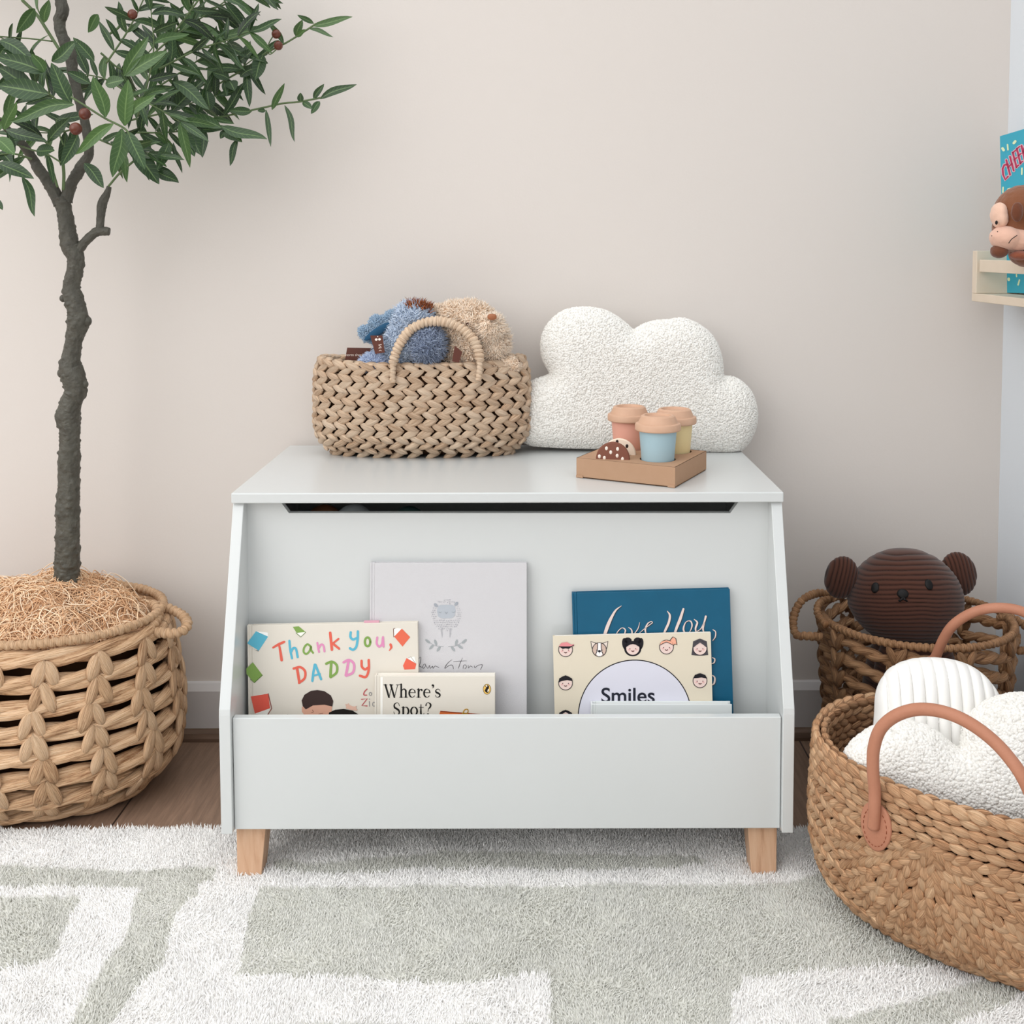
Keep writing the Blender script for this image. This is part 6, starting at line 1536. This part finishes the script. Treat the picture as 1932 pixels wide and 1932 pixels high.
# --- cushions in it
QN = norm(np.array([-0.18, -1, 0.42])); QO = PY(1780, 1450, 1.405)
oq = [(1592, 1425), (1612, 1395), (1650, 1370), (1700, 1360), (1752, 1372), (1795, 1405), (1812, 1408), (1822, 1365), (1850, 1330), (1900, 1310), (1960, 1312), (2030, 1345), (2070, 1420), (2050, 1510), (1990, 1570), (1900, 1575), (1820, 1560), (1720, 1530), (1640, 1490), (1600, 1460)]
boucle_cushion('cloud_cushion', 'white boucle cloud cushion filling the leather handled basket', [PPL(x, y, QO, QN) for x, y in oq], QO, QN, 0.05, 13000, k=0.055, centre=PPL(1830, 1470, QO, QN), R=0.0024)
M['quilt'] = plain('quilted_cotton', 'EFEDE9', 0.85, 0.2, bump=0.5, bscale=120, sheen=0.1)
RN = norm(np.array([-0.12, -1, 0.25])); RO_ = PY(1760, 1330, 1.485)
orb = [(1652, 1395), (1650, 1340), (1655, 1300), (1675, 1265), (1710, 1246), (1755, 1240), (1805, 1246), (1845, 1264), (1875, 1295), (1892, 1335), (1900, 1400), (1860, 1450), (1780, 1470), (1700, 1450)]
G_, t_, Nn_, U_r, V_r = inflate([PPL(x, y, RO_, RN) for x, y in orb], RO_, RN, 0.042, k=0.05, nr=110, na=420, centre=PPL(1765, 1350, RO_, RN))
cs = (G_ - G_[0, 0]) @ U_r; ridge = np.abs(np.sin(math.pi * (cs + 0.004) / 0.0158)) ** 0.45
t2 = t_ * (0.93 + 0.0) + (ridge - 0.8) * 0.0075 * np.clip(t_ / 0.01, 0, 1)
A_, B_ = G_ + Nn_ * t2[..., None], G_ - Nn_ * t2[..., None]; mb = MB(); ff_ = sheet_faces(*t_.shape); mb.add(A_.reshape(-1, 3), ff_); mb.add(B_.reshape(-1, 3), ff_[:, ::-1])
tag(mb.build('quilted_cushion', M['quilt']), 'white rounded cushion with vertical quilted channels behind the boucle one', 'cushion')

# ================================================================== WALL RACK
def PX(px, py, X):
    d = ray(px, py); return CAMP + d * (X / d[0])
M['birch'] = plain('pale_birch', 'E3D3C0', 0.55, 0.3, var='DACAB5', vscale=40)
xf = 0.768
pbl = PX(1833, 568, xf); ptl = PX(1833, 553, xf); pend = PX(1837, 473, xf); Yr = pbl[1]
rail0, rail1 = PX(1849, 490, xf + 0.004), PX(1849, 513, xf + 0.004)
rack = empty('wall_rack', (XW - 0.03, Yr - 0.2, pbl[2]), 'pale birch picture ledge with front rail fixed to the right wall', 'wall shelf')
R1 = 1.25
mb = MB(); addbox(mb, xf, XW - 0.0005, R1, Yr, pbl[2], ptl[2]); mb.build('board', M['birch'], rack, smooth=False, bevel=0.001)
dth = PX(1842, 520, xf)[1]
for ya, yb in ((dth, Yr), (R1, R1 + 0.014)):
    mb = MB(); addbox(mb, xf, XW - 0.0005, ya, yb, ptl[2] + 0.0002, pend[2]); mb.build('end_panel', M['birch'], rack, smooth=False, bevel=0.001)
mb = MB(); addbox(mb, xf + 0.003, xf + 0.016, R1 + 0.014, rail0[1], rail1[2], rail0[2]); mb.build('rail', M['birch'], rack, smooth=False, bevel=0.001)
# book in the rack
xb0, xb1 = 0.822, 0.812
pb = PX(1893.5, 552, xb0); pt = PX(1886.5, 257, xb1)
pb[2] = ptl[2] + 0.001
V_ = norm(pt - pb); bn = norm(np.cross(V_, [0, -1.0, 0])); bn = bn if bn[0] < 0 else -bn; U_ = norm(np.cross(V_, bn)); U_ = U_ if U_[1] < 0 else -U_
hgt = np.linalg.norm(pt - pb); wid = 0.22; tk = 0.008
rbk = empty('book', pb, 'turquoise childrens book with red arched letters standing in the wall rack', 'book')
def slab(mb, O, w0, w1, v0, v1, n0, n1):
    V = [O + U_ * u + V_ * v + bn * n for u in (w0, w1) for v in (v0, v1) for n in (n0, n1)]; mb.add(V, [(0, 1, 3, 2), (4, 6, 7, 5), (0, 4, 5, 1), (2, 3, 7, 6), (0, 2, 6, 4), (1, 5, 7, 3)])
mb = MB(); slab(mb, pb, 0, wid, 0, hgt, -0.0012, 0); slab(mb, pb, 0, wid, 0, hgt, -tk, -tk + .0012); slab(mb, pb, wid - .0012, wid, 0, hgt, -tk, 0)
mb.build('cover', plain('turquoise_cover', '1FA9C4', 0.4, 0.45), rbk, smooth=False)
mb = MB(); slab(mb, pb, 0.001, wid - .002, 0.001, hgt - .001, -tk + .0013, -0.0013); mb.build('pages', M['paper'], rbk, smooth=False)
class _B: pass
b = _B(); b.O = pb; b.N = bn; b.root = rbk; b.P = lambda x, y, lift=0: PPL(x, y, pb, bn) + bn * lift
A = Art(b, 'lettering').crop(1780, 200, 4.6)
def L2(pts, w=17):
    A.ribbon(pts, w + 12, 'E9C4CF', 1, smooth=False); A.ribbon(pts, w, 'B8305A', 2, smooth=False)
L2([(556, 508), (530, 512), (516, 545), (520, 595), (540, 640), (562, 612)]); L2([(548, 470), (580, 595)]); L2([(580, 440), (612, 560)]); L2([(562, 535), (595, 500)], 12)
L2([(604, 405), (636, 530)]); L2([(604, 405), (628, 385)], 12); L2([(618, 465), (640, 448)], 12); L2([(634, 530), (656, 512)], 12); L2([(640, 372), (670, 498)]); L2([(640, 372), (662, 352)], 12); L2([(654, 430), (676, 412)], 12); L2([(668, 498), (690, 480)], 12)
L2([(680, 345), (708, 465)]); L2([(720, 320), (694, 400), (740, 440)], 14); L2([(740, 310), (760, 360), (790, 300)], 14); L2([(760, 360), (775, 420)], 14)
A.done()
A = Art(b, 'illustration').crop(1780, 200, 4.6)
for x0, y0, x1, y1, w in ((515, 368, 524, 382, 24), (558, 335, 562, 380, 14), (612, 322, 626, 306, 22), (684, 540, 682, 592, 14), (520, 706, 518, 748, 14), (560, 722, 580, 716, 12), (568, 1500, 569, 1508, 24), (636, 1462, 637, 1480, 12), (662, 1510, 650, 1552, 14), (720, 1500, 730, 1530, 14), (730, 620, 745, 640, 14)):
    A.ribbon([(x0, y0), (x1, y1)], w, 'E4F0C4', 1, smooth=False)
A.done()
# --- plush monkey on the rail
MYY = 1.70
mk = empty('plush_monkey', PY(1928, 488, MYY), 'small brown plush monkey with pale pink face sitting on the rack rail', 'soft toy')
def soft(name, ells, hexc, var=None, vox=0.0018, par=mk, disp=0.0006, sm=4, lab=None):
    V, F, NN = blob(ells, vox, sm); V = V + NN * (disp * vnoise(V, 180, 4))[:, None]; mb = MB(); mb.add(V, F); o = mb.build(name, plain('plush_' + name + hexc, hexc, 0.9, 0.1, var=var, vscale=60, bump=0.5, bscale=600, sheen=0.3), par)
    if lab: o['label'] = lab
    return o
EM = lambda px, py, dy, rx, ry, rz, rot=(0, 0, 0): (PY(px, py, MYY + dy), (rx * MYY / FPX, ry * MYY / FPX, rz * MYY / FPX), rot)
soft('head', [EM(1932, 405, 0, 56, 52, 56), EM(1912, 430, -0.002, 38, 40, 40)], '8A5A40', '7A4C34')
soft('body', [EM(1950, 480, 0.0, 45, 42, 26)], '7E5038')
soft('face', [EM(1884, 404, -.012, 13, 25, 22, (0, 0.1, 0)), EM(1887, 412, -.016, 13, 22, 20)], 'E3BCA6', lab='pale pink face patch')
soft('muzzle', [EM(1897, 449, -.020, 28, 34, 23, (0, .12, 0)), EM(1916, 452, -.018, 24, 32, 24)], 'DDB29D', lab='pale pink muzzle')
soft('ear', [EM(1919, 400, -.046, 11, 9, 19)], '6B3F2C', lab='dark brown ear'); soft('foot', [EM(1885, 474, -.02, 16, 18, 13)], '6E4330'); soft('foot', [EM(1924, 482, -.03, 18, 18, 9)], '8A4F3A')
mb = MB(); tube(mb, spline([PY(1903, 459, MYY - .050), PY(1909, 451, MYY - .052), PY(1919, 444, MYY - .050)], 12), 0.0006, ring=6); mb.build('mouth', M['black'], mk)
mb = MB(); ellip(mb, PY(1880, 420, MYY - .030), (0.002, 0.002, 0.0032)); mb.build('eye', M['black'], mk)
mb = MB()
for q in ((1875, 428), (1882, 437), (1871, 445)): ellip(mb, PY(q[0], q[1], MYY - .040), (0.0008, 0.0008, 0.0008), nu=8, nv=6)
mb.build('freckles', M['black'], mk)
